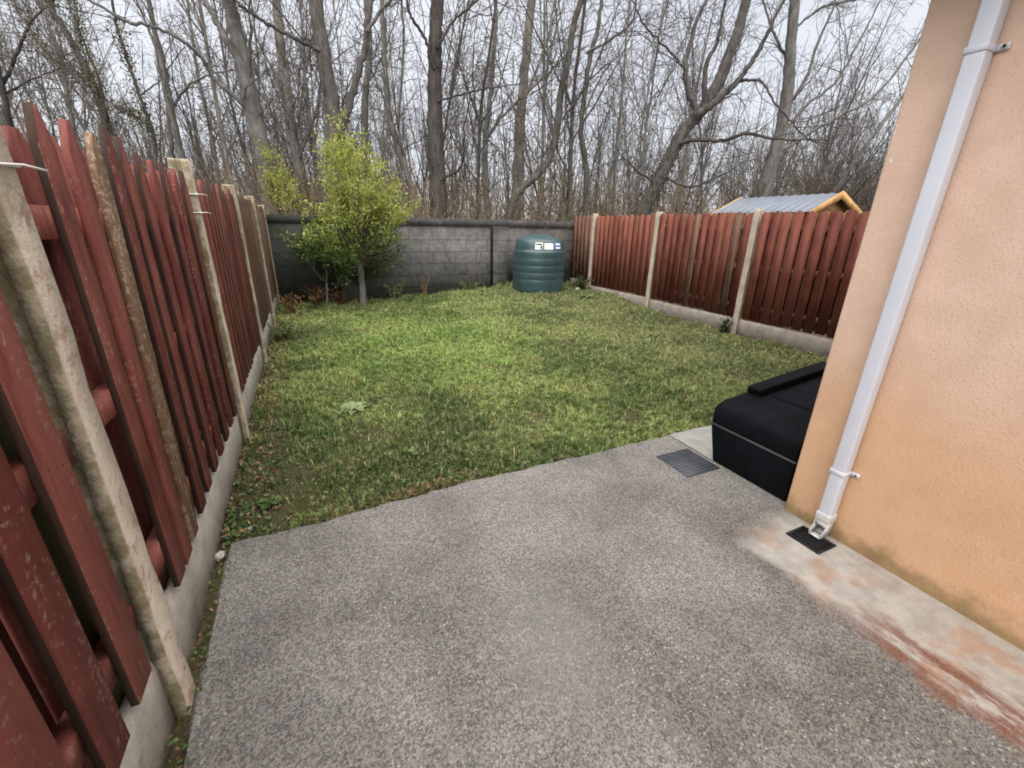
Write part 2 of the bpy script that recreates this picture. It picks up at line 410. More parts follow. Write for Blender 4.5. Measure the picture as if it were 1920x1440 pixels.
M['leafolive'] = m_leaf('olive_leaf', [(0, (.05, .055, .022)), (.5, (.10, .10, .045)), (1, (.20, .19, .09))], .25)
M['leafweed'] = m_leaf('weed_leaf', [(0, (.030, .060, .016)), (.5, (.075, .125, .034)), (.85, (.15, .20, .075)), (1, (.22, .26, .12))], .25)
M['leafpale'] = m_leaf('pale_leaf', [(0, (.13, .19, .075)), (.6, (.26, .33, .15)), (1, (.42, .48, .28))], .25, .4)
M['leafdead'] = m_leaf('dead_leaf', [(0, (.050, .028, .018)), (.4, (.13, .065, .036)), (.75, (.24, .14, .07)), (1, (.33, .23, .13))], .15, .8)

# ------------------------------------------------------------------ ground heights
_ph = rng.uniform(0, 6.28, (14, 3)); _fr = rng.uniform(.8, 5.5, 14); _di = rng.uniform(0, 6.28, 14)
def lawn_h(x, y):
    x = np.asarray(x, float); y = np.asarray(y, float)
    h = .20 * smooth(5.8, 9.5, y) * smooth(.3, 5.2, x)
    b = np.zeros_like(h)
    for k in range(14): b = b + np.sin(_fr[k] * (x * cos(_di[k]) + y * sin(_di[k])) + _ph[k, 0]) / (1 + _fr[k])
    h = h + .011 * b * smooth(2.4, 3.3, y)
    return h - .016 * (1 - smooth(2.4, 3.0, y))
def slab_edge(x):
    x = np.asarray(x, float)
    return 2.42 + .05 * smooth(-.2, 1.0, x) + .006 * np.sin(x * 2.1 + .4) + .006 * np.sin(x * 9.3) + .006 * np.sin(x * 23 + 1)

# ------------------------------------------------------------------ setting
def grid(x0, x1, y0, y1, nx, ny, fz):
    xs = np.linspace(x0, x1, nx); ys = np.linspace(y0, y1, ny); X, Y = np.meshgrid(xs, ys)
    V = np.stack([X, Y, fz(X, Y)], -1).reshape(-1, 3)
    i = np.arange(ny - 1)[:, None] * nx; j = np.arange(nx - 1)[None]
    return V, np.stack([i + j, i + j + 1, i + nx + j + 1, i + nx + j], -1).reshape(-1, 4)

b = MB()
rs = [.0, 6, 12, 20, 40, 80, 200, 600, 2500]
V, Q = grid(-1, 1, -1, 1, 41, 41, lambda X, Y: 0 * X)
V[:, :2] = np.sign(V[:, :2]) * (np.abs(V[:, :2]) * 40 + (np.abs(V[:, :2]) ** 6) * 2500)
V[:, 2] = -.10
b.add(V, Q); o = b.build('ground', M['woodfloor']); tag(o, kind='structure')

b = MB(); V, Q = grid(-.70, 6.80, 1.36, 10.62, 150, 180, lambda X, Y: np.where(Y < slab_edge(X) - .03, -.06, lawn_h(X, Y) - .012))
b.add(V, Q); o = b.build('lawn_soil', M['soil'], smooth=True); tag(o, kind='structure')

# concrete slab: one sheet with a worn front edge, thickness seen at the lawn side
xs = np.linspace(-.585, 7.0, 160)
b = MB(); top = []
ye = slab_edge(xs)
V = []
for x, y in zip(xs, ye): V += [(x, y, -.12), (x, y, -.012), (x, y - .014, 0.0), (x, -6.0, 0.0)]
V = np.array(V); n = len(xs); i = np.arange(n - 1)[:, None] * 4; j = np.arange(3)[None]
b.add(V, np.stack([i + j, i + j + 1, i + 4 + j + 1, i + 4 + j], -1).reshape(-1, 4)[:, ::-1])
ys = np.linspace(-6, 2.4, 120); L = []
for y in ys:
    w = .006 * sin(y * 11) + .004 * sin(y * 29 + 2)
    L += [(-.585, y, 0), (-.60 + w, y, -.012), (-.60 + w, y, -.12)]
L = np.array(L); i = np.arange(len(ys) - 1)[:, None] * 3; j = np.arange(2)[None]
b.add(L, np.stack([i + j, i + j + 1, i + 3 + j + 1, i + 3 + j], -1).reshape(-1, 4))
o = b.build('concrete_slab', M['slab']); tag(o, kind='structure')
b = MB(); V, Q = grid(-.70, -.57, -6, 2.5, 8, 160, lambda X, Y: -.022 + .010 * np.sin(Y * 13 + X * 30) + .006 * np.sin(Y * 41))
b.add(V, Q); o = b.build('soil_strip', M['soil'], smooth=True); tag(o, kind='structure')

# ------------------------------------------------------------------ leaves and blades
def leaf_mesh(mb, pos, size, aspect, dirs=None, flat=0.0, r=rng, fold=.18):
    """rhombic leaf, two quads folded on the midrib; pos (n,3), size (n,)"""
    n = len(pos)
    d = r.normal(size=(n, 3)) if dirs is None else dirs + r.normal(size=(n, 3)) * .5
    d /= np.linalg.norm(d, axis=1)[:, None]
    up = r.normal(size=(n, 3)) * (1 - flat) + np.array([0, 0, 1.0]) * (flat + .25)
    s = np.cross(d, up); s /= np.linalg.norm(s, axis=1)[:, None] + 1e-9
    u = np.cross(s, d)
    L = size[:, None]; W = L * aspect * .5
    p0 = pos; p3 = pos + d * L
    m = pos + d * L * .5
    a = m + s * W + u * W * fold; c = m - s * W + u * W * fold
    V = np.stack([p0, a, p3, c], 1).reshape(-1, 3)
    k = np.arange(n)[:, None] * 4
    mb.add(V, None, np.concatenate([k + np.array([0, 1, 2]), k + np.array([0, 2, 3])]))
    return 4

def grass(name, pts, h, w, lean, r, mat):
    n = len(pts); a = r.uniform(0, 2 * pi, n); d = np.stack([np.cos(a), np.sin(a), 0 * a], 1)
    a2 = a + pi / 2 + r.normal(0, .5, n); s = np.stack([np.cos(a2), np.sin(a2), 0 * a], 1)
    H = h[:, None]; W = w[:, None] * .5; Ln = lean[:, None]
    m = pts + d * H * Ln * .35 + np.array([0, 0, 1.]) * H * .6
    tp = pts + d * H * Ln + np.array([0, 0, 1.]) * H * np.sqrt(np.clip(1 - Ln * Ln * .6, .12, 1))
    V = np.stack([pts - s * W, pts + s * W, m + s * W * .8, m - s * W * .8, tp], 1).reshape(-1, 3)
    k = np.arange(n)[:, None] * 5
    mb = MB(); mb.add(V, k + np.array([0, 1, 2, 3]), k + np.array([3, 2, 4]))
    o = mb.build(name, mat); set_attr(o, 'rnd', np.repeat(r.uniform(0, 1, n), 5)); return o

r = np.random.default_rng(3)
N = 430000
x = r.uniform(-.66, 6.66, N); y = 2.38 + (10.45 - 2.38) * r.uniform(0, 1, N) ** 1.35
def clump(x, y, s, seed):
    rr = np.random.default_rng(seed); v = np.zeros_like(x)
    for k in range(10):
        f = s * rr.uniform(.6, 1.8); a = rr.uniform(0, 6.28); v += np.sin(f * (x * cos(a) + y * sin(a)) + rr.uniform(0, 6.28))
    return v / 3.2
cl = clump(x, y, 5, 1); cl2 = clump(x, y, 16, 2); cl3 = clump(x, y, 1.7, 7)
bare = 1.25 * np.exp(-((x + .30) ** 2 / .13 + (y - 2.80) ** 2 / .14)) + .6 * np.exp(-((x - .1) ** 2 / .05 + (y - 3.75) ** 2 / .04)) + np.exp(-((x + .45) ** 2 / .06 + (y - 3.6) ** 2 / .3)) * .7
bare += np.exp(-((x - 2.05) ** 2 / .05 + (y - 4.4) ** 2 / .04)) * .55 + np.exp(-((x - 2.9) ** 2 / .1 + (y - 4.9) ** 2 / .06)) * .45 + np.exp(-((x - 1.0) ** 2 / .06 + (y - 6.2) ** 2 / .05)) * .4
bare += .9 * smooth(-.25, -.62, x) * smooth(8.8, 3, y) + .95 * (smooth(10.0, 10.4, y)) + .8 * np.exp(-((x - .6) ** 2 / .7 + (y - 9.8) ** 2 / .18))
bare += .9 * np.exp(-((x - 5.2) ** 2 / .5 + (y - 9.2) ** 2 / .08))
_rb = np.random.default_rng(44)
for _ in range(34):
    ax, ay, ar = _rb.uniform(-.5, 6.2), 2.6 + 7 * _rb.uniform() ** 1.5, _rb.uniform(.05, .17)
    bare += _rb.uniform(.45, .95) * np.exp(-((x - ax) ** 2 + (y - ay) ** 2 * _rb.uniform(.7, 1.6)) / ar ** 2)
keep = (y > slab_edge(x) - .015 + .02 * cl2) & (r.uniform(0, 1, N) < np.clip(.92 - bare * .9 + .18 * cl + .1 * cl2 + .18 * clump(x, y, 30, 23), .05, 1))
keep &= ((x - 5.22) ** 2 + (y - 9.63) ** 2 > .62 ** 2)
keep &= ~((x > 2.66) & (y < 2.0))
x, y, cl, cl2, cl3 = x[keep], y[keep], cl[keep], cl2[keep], cl3[keep]; n = len(x)
pts = np.stack([x, y, lawn_h(x, y) - .014], 1)
h = r.uniform(.028, .062, n) * (1 + .28 * cl + .22 * cl2); h *= 1 + .35 * clump(x, y, 34, 19); h = np.clip(h, .014, .12)
h *= 1 + .7 * smooth(9.0, 10.3, y) + .15 * smooth(6.2, 6.62, x)
h *= 1 - .35 * np.exp(-(y - slab_edge(x)) / .25)
w = r.uniform(.0035, .0095, n) * (1 + .06 * y); lean = r.beta(2, 1.6, n) * .95
tn = 5200
tx = r.uniform(-.6, 6.5, 260); ty = 2.6 + 7.6 * r.uniform(0, 1, 260) ** 1.3; ti = r.integers(0, 260, tn)
bx, by = tx[ti] + r.normal(0, .035, tn), ty[ti] + r.normal(0, .035, tn); ok = (by > slab_edge(bx) + .05) & ((bx - 5.22) ** 2 + (by - 9.63) ** 2 > .45) & ~((bx > 2.6) & (by < 2.1)) & (bx > -.66) & (bx < 6.66) & (by < 10.4)
bx, by = bx[ok], by[ok]
pts = np.vstack([pts, np.stack([bx, by, lawn_h(bx, by) - .01], 1)]); h = np.concatenate([h, r.uniform(.06, .115, len(bx))]); w = np.concatenate([w, r.uniform(.004, .008, len(bx)) * (1 + .06 * by)]); lean = np.concatenate([lean, r.uniform(.2, .95, len(bx))])
o = grass('grass', pts, h, w, lean, r, M['grass']); tag(o, 'short patchy green lawn grass between the fences and the block wall', 'grass', kind='stuff')

# low broad-leaved weeds and clover creeping through the near lawn edge and along the boards
def scatter_leaves(name, pts, size, asp, mat, label, cat, flat=.6, seed=1, lo=0., hi=1., kind='stuff', parent=None):
    rr = np.random.default_rng(seed); mb = MB(); leaf_mesh(mb, pts, size, asp, None, flat, rr)
    o = mb.build(name, mat, parent); set_attr(o, 'rnd', np.repeat(rr.uniform(lo, hi, len(pts)), 4))
    if kind: tag(o, label, cat, kind=kind)
    return o
r = np.random.default_rng(21)
n = 6500
x = -.62 + 3.0 * r.uniform(0, 1, n) ** 1.7; y = slab_edge(x) + .01 + 1.9 * r.uniform(0, 1, n) ** 1.5
k = r.uniform(0, 1, n) < np.clip(.75 + .4 * clump(x, y, 6, 33) - .7 * np.exp(-((x + .30) ** 2 / .10 + (y - 2.80) ** 2 / .10)), 0, 1); x, y = x[k], y[k]
pts = np.stack([x, y, lawn_h(x, y) + r.uniform(.0, .035, len(x))], 1)
scatter_leaves('clover_weeds', pts, r.uniform(.012, .034, len(x)), .8, M['leafweed'], 'low clover and small leafy weeds along the slab end of the lawn', 'weeds', .7, 4)
n = 5200
xs_ = np.concatenate([-.66 + .07 * r.uniform(0, 1, 420), -.66 + .28 * r.uniform(0, 1, 1900) ** 1.5, r.uniform(-.62, 1.9, 1800)])
ys_ = np.concatenate([r.uniform(.2, 2.5, 420), r.uniform(2.4, 9.5, 1900), 10.46 - .75 * r.uniform(0, 1, 1800) ** 1.4])
base = np.where(ys_ < 2.45, -.02, lawn_h(xs_, np.maximum(ys_, 2.42)))
pts = np.stack([xs_, ys_, base + r.uniform(.0, .03, len(xs_))], 1)
scatter_leaves('leaf_litter', pts, np.where(ys_ < 2.45, .5, 1.) * r.uniform(.012, .05, len(xs_)), .6, M['leafdead'], 'brown leaf litter gathered against the picket fence and block wall', 'leaf litter', .7, 6)
xs_ = r.uniform(-.5, 1.7, 1500); ys_ = slab_edge(xs_) + .006 + .09 * r.uniform(0, 1, 1500) ** 1.6
keep = r.uniform(0, 1, 1500) < np.clip(.35 + .5 * clump(xs_, ys_, 5, 51) + .5 * np.exp(-(xs_ - .45) ** 2 / .06), 0, 1)
xs_, ys_ = xs_[keep], ys_[keep]
scatter_leaves('dead_grass', np.stack([xs_, ys_, lawn_h(xs_, ys_) + r.uniform(.004, .02, len(xs_))], 1), r.uniform(.02, .06, len(xs_)), .22, M['leafdead'], 'dry orange-brown dead grass along the edge of the concrete slab', 'dead grass', .7, 9, .45)
# green weeds in the strip between gravel boards and slab
n = 900; ys_ = r.uniform(.3, 2.6, n); k = r.uniform(0, 1, n) < np.clip(.4 + .6 * np.sin(ys_ * 9) * np.sin(ys_ * 3.7 + 1), 0, 1); ys_ = ys_[k]
xs_ = r.uniform(-.66, -.575, len(ys_))
scatter_leaves('strip_weeds', np.stack([xs_, ys_, -.015 + r.uniform(0, .05, len(ys_))], 1), r.uniform(.010, .026, len(ys_)), .7, M['leafweed'], 'small green weeds in the soil gap between gravel boards and slab', 'weeds', .4, 12, .2)

def rosette(name, cx, cy, nl, size, asp, mat, label, cat, lift=.5, seed=0, lo=0., hi=1.):
    rr = np.random.default_rng(seed); mb = MB(); tot = []
    for k in range(nl):
        a = k * 2.4 + rr.uniform(-.4, .4); L = size * rr.uniform(.6, 1.15); el = lift * rr.uniform(.4, 1.3)
        d = np.array([cos(a), sin(a), 0]); s = np.array([-sin(a), cos(a), 0]); m = 7
        t = np.linspace(0, 1, m); prof = np.sin(np.pi * np.clip(t * .92 + .06, 0, 1)) ** .8 * asp * L * .5
        hh = L * (el * t - .75 * el * t * t) + .012
        c = d * (t * L * cos(el * .6))[:, None] + np.array([0, 0, 1.]) * hh[:, None]
        wv = .012 * np.sin(t * 9 + k)
        Vv = np.stack([c - s * prof[:, None] + np.array([0, 0, 1.]) * (prof * .3 + wv)[:, None], c, c + s * prof[:, None] + np.array([0, 0, 1.]) * (prof * .3 - wv)[:, None]], 1)
        i = np.arange(m - 1)[:, None] * 3; j = np.arange(2)[None]
        mb.add(Vv.reshape(-1, 3), np.stack([i + j, i + j + 1, i + 3 + j + 1, i + 3 + j], -1).reshape(-1, 4)); tot += [rr.uniform(lo, hi)] * (m * 3)
    o = mb.build(name, mat, smooth=True); o.location = (cx, cy, float(lawn_h(cx, cy)))
    set_attr(o, 'rnd', tot); tag(o, label, cat); return o
rosette('dock_weed', .22, 4.02, 15, .17, .55, M['leafpale'], 'pale broad-leaved dock weed standing out in the lawn before the second fence post', 'weed', .8, 2, .2)
rosette('dock_weed', .55, 3.02, 9, .085, .5, M['leafweed'], 'small dark rosette weed near the dry grass at the slab edge', 'weed', .7, 3, .4)
rosette('dock_weed', -.02, 3.62, 9, .09, .6, M['leafweed'], 'flat dark green rosette weed just in front of the pale dock weed', 'weed', .5, 5, .0, .6)
rosette('dock_weed', -.42, 2.72, 10, .09, .7, M['leafweed'], 'broad-leaved weed in bare soil at the corner of slab and gravel board', 'weed', .6, 8, .2, .9)
rosette('dock_weed', 5.75, 8.2, 12, .17, .45, M['leafweed'], 'leafy weed tuft in the lawn in front of the green tank', 'weed', .9, 9, .3, 1.)

# tall weeds along the wall foot
r = np.random.default_rng(8)
def herb(name, cx, cy, hgt, n, mat, label, seed, asp=.35, lo=0., hi=1., size=.07, cat='weed', stem='cane', spread=.16, z0=None):
    rr = np.random.default_rng(seed); z0 = float(lawn_h(cx, cy)) if z0 is None else z0
    root = empty(name, (cx, cy, z0), label, cat); st = MB(); lf = []
    for k in range(n):
        a = rr.uniform(0, 6.28); d = np.array([cos(a), sin(a), 0]) * spread * rr.uniform(.2, 1.4); H = hgt * rr.uniform(.5, 1.1)
        t = np.linspace(0, 1, 6)[:, None]; P = np.array([cx, cy, z0]) + rr.normal(0, .03, 3) * [1, 1, 0] + d * t ** 1.6 + np.array([0, 0, H]) * t
        st.tube(P, np.linspace(.004, .0015, 6), 3); lf += [P[i] for i in range(1, 6) for _ in range(4)]
    st.build('stem', M[stem], root)
    lf = np.array(lf) + rr.normal(0, .012, (len(lf), 3)); mb = MB(); leaf_mesh(mb, lf, rr.uniform(.5, 1.2, len(lf)) * size, asp, None, .4, rr)
    o = mb.build('leaves', mat, root); set_attr(o, 'rnd', np.repeat(rr.uniform(lo, hi, len(lf)), 4)); return root
herb('wall_weed', .10, 9.9, .42, 14, M['leafdead'], 'reddish-brown withered plant at the dark wall foot beside the picket fence', 3, .4, .1, .8, .09, 'weed', 'cane', .3)
herb('wall_weed', -.35, 9.3, .34, 12, M['leafdead'], 'withered brown plant against the gravel board just before the block wall', 4, .4, .1, 1, .08, 'weed', 'cane', .25)
herb('wall_weed', .55, 10.1, .36, 12, M['leafdead'], 'rusty withered plant close behind the shrub trunk', 5, .4, .0, .7, .09, 'weed', 'cane', .25)
herb('wall_weed', 1.75, 10.15, .45, 12, M['leafweed'], 'tall green weed against the block wall just past the shrub trunk', 6, .3, .4, 1., .09, 'weed', 'cane', .2)
herb('wall_weed', 2.5, 10.2, .5, 7, M['leafdead'], 'thin dry seed stalks in front of the middle of the block wall', 7, .3, .6, 1., .05, 'weed', 'cane', .12)
herb('wall_weed', 3.6, 10.15, .26, 14, M['leafweed'], 'low green weed at the wall foot before the tank', 9, .35, .3, .9, .07, 'weed', 'cane', .25)
herb('wall_weed', 6.35, 9.35, .34, 22, M['leafivy'], 'dark green weed clump between the tank and the last fence post', 10, .7, .2, 1., .07, 'weed', 'cane', .3)
herb('wall_weed', 6.55, 5.12, .24, 12, M['leafivy'], 'small dark weed at the foot of the fence post before the house', 13, .7, .1, .8, .05, 'weed', 'cane', .05)
herb('wall_weed', -.45, 7.2, .22, 18, M['leafweed'], 'pale low weed along the gravel board beside the far fence post', 14, .6, .4, 1., .06, 'weed', 'cane', .25)
o = None
b = MB(); rr = np.random.default_rng(4)
def stone(cx, cy, s, label):
    rr = np.random.default_rng(int(abs(cx * 991 + cy * 77))); me = MB(); k, m = 8, 5
    prof = [(max(.05, sin(pi * i / m)), -cos(pi * i / m)) for i in range(m + 1)]
    me.lathe(prof, k); V = me.v[0]; V *= rr.uniform(.75, 1.2, (len(V), 1)); V *= np.array([s, s * .8, s * .6]); V[:, 2] += s * .3
    o = me.build('stone', M['stone'], smooth=True); o.location = (cx, cy, float(lawn_h(cx, max(cy, 2.5))) if cy > 2.4 else -.01); tag(o, label, 'stone')
stone(-.50, 2.52, .022, 'small pale stone on soil at the corner of slab and lawn')
stone(-.63, 2.32, .035, 'grey stone in the gap between gravel board and slab')
stone(6.2, 9.3, .08, 'pale stone block among weeds between tank and fence')

# ------------------------------------------------------------------ fences
def pale_mb(y0, wd, z0, z1, xf, th, sgn, lean, rr, point=.105, tilt=0., nails=False):
    """pointed board in the YZ plane; front face at xf, thickness th away from the garden"""
    n = 5; c = wd / 2; sh = rr.uniform(.28, .5)
    out = [(-c, z0), (c, z0), (c, z1 - point), (c * sh * .5, z1), (-c * sh * .5, z1), (-c, z1 - point)]
    P = [(y0 + a + lean * (z - z0), z) for a, z in out]
    mb = MB(); xs = sorted((xf, xf - sgn * th)); mb.prism(P, xs[1] - xs[0], 'x', xs[0])
    if nails:
        for z in (.50, 1.12, 1.685):
            for dy in (-.24, .24):
                c0 = (xf + sgn * .0012, y0 + dy * wd + lean * (z - z0) + rr.normal(0, .003), z + rr.normal(0, .008))
                mb.tube([(xf - sgn * .002, c0[1], c0[2]), c0], .0038, 6, True)
    if tilt: mb.v[0][:, 0] += sgn * tilt * (mb.v[0][:, 2] - z0)
    return mb
def h_post(mb, x0, x1, y0, y1, z0, z1, slot=.011):
    xm0, xm1 = x0 + (x1 - x0) * .32, x0 + (x1 - x0) * .68; s = slot
    c = .006
    P = [(x0 + c, y0), (xm0, y0), (xm0, y0 + s), (xm1, y0 + s), (xm1, y0), (x1 - c, y0), (x1, y0 + c), (x1, y1 - c), (x1 - c, y1), (xm1, y1), (xm1, y1 - s), (xm0, y1 - s), (xm0, y1), (x0 + c, y1), (x0, y1 - c), (x0, y0 + c)]
    P = np.array(P); n = len(P); zs = np.linspace(z0, z1 - .02, 14)
    lay = [np.hstack([P, np.full((n, 1), z)]) for z in zs]
    ctr = P.mean(0); lay.append(np.hstack([ctr + (P - ctr) * .90, np.full((n, 1), z1)]))
    rr = np.random.default_rng(int(abs(y0) * 100) + 7)
    for q in lay[1:]: q[:, :2] += rr.normal(0, .0026, (n, 2))
    V = np.vstack(lay); m = len(lay); i = np.arange(m - 1)[:, None] * n; j = np.arange(n)[None]; j2 = (j + 1) % n
    mb.add(V, np.stack([i + j, i + j2, i + n + j2, i + n + j], -1).reshape(-1, 4))
    mb.poly.append([mb.n - n + k for k in range(n)])
def gravel_board(mb, xf, sgn, y0, y1, z0, z1, rr):
    th = .045; m = 26; ys = np.linspace(y0, y1, m)
    pr = [(0, z0), (0, z1 - .05), (-.006, z1 - .022), (-.018, z1 - .006), (-.028, z1), (-th, z1 - .004), (-th, z0)]
    V = []
    for y in ys:
        w = rr.normal(0, .0018); V += [(xf + sgn * (a + w), y, z + (rr.normal(0, .0025) if z > z0 else 0)) for a, z in pr]
    n = len(pr); i = np.arange(m - 1)[:, None] * n; j = np.arange(n)[None]; j2 = (j + 1) % n
    mb.add(np.array(V), np.stack([i + j, i + j2, i + n + j2, i + n + j], -1).reshape(-1, 4))
    mb.poly.append(list(range(mb.n - n, mb.n))); mb.poly.append(list(range(mb.n - m * n, mb.n - m * n + n)))

# -- picket fence on the camera's near side (garden face looks along +X)
rr = np.random.default_rng(17)
LF = empty('garden_fence', (-.66, 4.8, 0), 'dark red pointed-board fence with rough concrete posts running beside the slab to the wall', 'fence')
posts = [-.70, 1.50, 3.76, 6.02, 8.27, 10.40]
tops = [2.08, 2.10, 2.07, 2.07, 2.06, 2.0]
for y, zt in zip(posts, tops):
    hw_ = .056 if y == 1.50 else .05
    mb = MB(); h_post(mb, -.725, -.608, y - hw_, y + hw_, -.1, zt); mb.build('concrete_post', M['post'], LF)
for k in range(5):
    y0, y1 = posts[k] + (.058 if k == 1 else .052), posts[k + 1] - (.058 if k == 0 else .052)
    mb = MB(); gravel_board(mb, -.648, 1, y0 - .012, y1 + .012, -.12, .30 if k < 2 else .27, rr); mb.build('gravel_board', M['gravel'], LF)
    far = k >= 3
    pm = M['tan'] if k == 4 else (M['redworn'] if k == 3 else M['red'])
    mb = MB()
    for z in (.50, 1.12, 1.685): mb.box(-.693, -.648, y0 + .004, y1 - .004, z - .045 + rr.normal(0, .004), z + .045)
    panel = mb.build('fence_panel', M['redworn'] if k > 2 else M['red'], LF)
    npale = 10 if k < 2 else 13
    pitch = (y1 - y0 - .04) / npale; wd = pitch * .50
    for i in range(npale):
        yc = y0 + .06 + pitch * i + pitch * .42; z1 = 1.975 + rr.normal(0, .014) - .02 * (k == 4) + (.045 if k == 1 and i < 5 else 0); lean = rr.normal(0, .004); tilt = 0.
        mt = pm; ww = wd * rr.uniform(.92, 1.08)
        if k == 0:
            yc = 1.31 - .21 * (npale - 1 - i); ww = .122
        if k == 1:
            ww = .100; yc = 1.71 + .205 * i; 
            if i == 0: yc = 1.80; lean = .008; z1 = 1.995
            if i == 1: yc = 1.93; lean = .048; z1 = 1.99
            if i == 2: yc = 2.075; mt = M['bare']; lean = .075; z1 = 1.985
            if i == 3: yc = 2.285; lean = .04
            if i == 4: yc = 2.47; lean = .012
            if i > 4: yc = 2.47 + .218 * (i - 4)
        if k == 2 and i in (5, 11): mt = M['redworn']
        if k == 3 and i > 8: mt = M['tan']
        z0 = .315 + rr.uniform(0, .03)
        ob = pale_mb(yc, ww, z0, z1, -.626, .022, 1, lean, rr, nails=(k < 2)).build('pale', [mt, M['edgeold']], panel); bevel(ob, .003, 1)
        ed = rr.uniform() < .8
        for f in ob.data.polygons:
            if f.area < .0003 or (ed and abs(f.normal.x) < .5): f.material_index = 1
    for i in range(npale):   # boards on the neighbour's side of the rails, filling the gaps
        yc = y0 + .06 + pitch * i + pitch * .92
        if k == 0: yc = 1.415 - .21 * (npale - 1 - i)
        if k == 1: yc = 1.655 + .2135 * i
        wb = {0: .192, 1: .196}.get(k, pitch * .86)
        yc = min(max(yc, y0 + wb / 2 + .002), y1 - wb / 2 - .002)
        ol = (k == 1 and i < 1) or (k == 0 and i == npale - 1)
        ob = pale_mb(yc, wb, .20, 1.955 + rr.normal(0, .015), -.704, .018, 1, rr.normal(0, .002), rr).build('pale', M['olive'] if ol else pm, panel)
        if ol: ob['label'] = 'unpainted olive-stained board'
    if k == 1:
        pass

# -- fence on the far side (garden face looks along -X)
RF = empty('garden_fence', (6.74, 6.6, 0), 'red-brown board fence with clean pale concrete posts between the tank and the house', 'fence')
rp = [2.80, 5.05, 7.30, 9.55]
for y, zt in zip(rp, [2.0, 2.03, 2.03, 2.03]):
    mb = MB(); h_post(mb, 6.69, 6.80, y - .052, y + .052, -.1, zt); mb.build('concrete_post', M['postclean'], RF)
rb = [(2.852, 4.998), (5.102, 7.248), (7.352, 9.498), (9.602, 10.49)]
for k, (y0, y1) in enumerate(rb):
    mb = MB(); gravel_board(mb, 6.722, -1, y0 - .012, y1 + .012, -.12, (.25, .25, .27, .36)[k], rr); mb.build('gravel_board', M['gravelr'], RF)
    mb = MB()
    for z in (.47, 1.12, 1.74): mb.box(6.744, 6.78, y0 + .004, y1 - .004, z - .045, z + .045)
    pm = M['redworn'] if k == 3 else M['redright']
    panel = mb.build('fence_panel', M['redworn'], RF)
    npale = (12, 12, 12, 5)[k]; pitch = (y1 - y0 - .02) / npale
    for i in range(npale):
        yc = y0 + .01 + pitch * (i + .5)
        z1 = 1.985 + rr.normal(0, .012); z0 = (.27, .27, .29, .38)[k] + rr.uniform(0, .02)
        wdt = pitch * .84 * rr.uniform(.95, 1.05)
        ob = pale_mb(yc, wdt, z0, z1, 6.724, .019, -1, rr.normal(0, .005), rr, .045).build('pale', [M['redworn'] if (k == 1 and rr.uniform() < .12) else pm, M['edge']], panel)
        if rr.uniform() < .75:
            for f in ob.data.polygons[2:]: f.material_index = 1
    for i in range(npale):
        if k == 2 and i in (5, 8): continue          # a missing back board lets daylight through
        yc = y0 + .01 + pitch * (i + 1.0)
        if yc > y1 - .05: yc = y1 - .05
        pale_mb(yc, pitch * .62, .30 if k < 3 else .4, 1.97 + rr.normal(0, .02), 6.782, .018, -1, rr.normal(0, .006), rr, .05).build('pale', pm if i % 4 else M['bare'], panel)

# cable ties left on the posts
def tie(y, z, tail, label):
    hw_ = .060 if y == 1.50 else .054
    mb = MB(); x0, x1, a, b_ = -.728, -.604, y - hw_, y + hw_
    loop = np.array([(x1, a, z), (x1, b_, z + .004), (x0, b_, z), (x0, a, z), (x1, a, z)])
    for i in range(4): mb.tube([loop[i], (loop[i] + loop[i + 1]) / 2, loop[i + 1]], .004, 5, True)
    strap = mb.build('cable_tie', M['tie']); strap.location = (0, 0, 0); tag(strap, label, 'cable tie')
    mb = MB(); mb.box(x1 - .002, x1 + .010, a - .002, a + .012, z - .007, z + .007); mb.tube([(x1 + .004, a + .01, z), (x1 + .03, a + .5 * tail, z + .004), (x1 + .045, a + tail, z - .002)], .0032, 5, True)
    mb.build('tail', M['tie'], strap)
tie(1.50, 1.81, .13, 'white cable tie round the nearest rough concrete post')
tie(3.76, 1.86, .12, 'upper white cable tie round the second rough concrete post')
tie(3.76, 1.745, .12, 'lower white cable tie round the second rough concrete post')

# ------------------------------------------------------------------ rear block wall
BW = empty('block_wall', (3.0, 10.6, 0), 'grey concrete block wall with blackened top closing the end of the lawn', 'wall')
def wavy_box(x0, x1, y0, y1, z0, z1, nx, jit, rr):
    mb = MB(); xs = np.linspace(x0, x1, nx); V = []
    for x in xs:
        d = rr.normal(0, jit); V += [(x, y0, z0), (x, y0 + rr.normal(0, jit * .4), z1 + d), (x, y1, z1 + d), (x, y1, z0)]
    i = np.arange(nx - 1)[:, None] * 4; j = np.arange(4)[None]; j2 = (j + 1) % 4
    mb.add(np.array(V), np.stack([i + j, i + 4 + j, i + 4 + j2, i + j2], -1).reshape(-1, 4)); mb.poly += [[0, 1, 2, 3], [mb.n - 1, mb.n - 2, mb.n - 3, mb.n - 4]]
    return mb
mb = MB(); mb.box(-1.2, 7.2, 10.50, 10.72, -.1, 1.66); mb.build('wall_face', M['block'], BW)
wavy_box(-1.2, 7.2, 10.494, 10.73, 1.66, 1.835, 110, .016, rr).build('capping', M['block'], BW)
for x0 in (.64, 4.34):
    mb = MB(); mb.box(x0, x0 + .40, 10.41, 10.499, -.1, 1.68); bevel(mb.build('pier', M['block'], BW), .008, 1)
    ob = MB(); ob.box(x0 - .05, x0 - .001, 10.455, 10.499, -.1, 1.655); ob.build('joint_strip', M['hole'], BW)

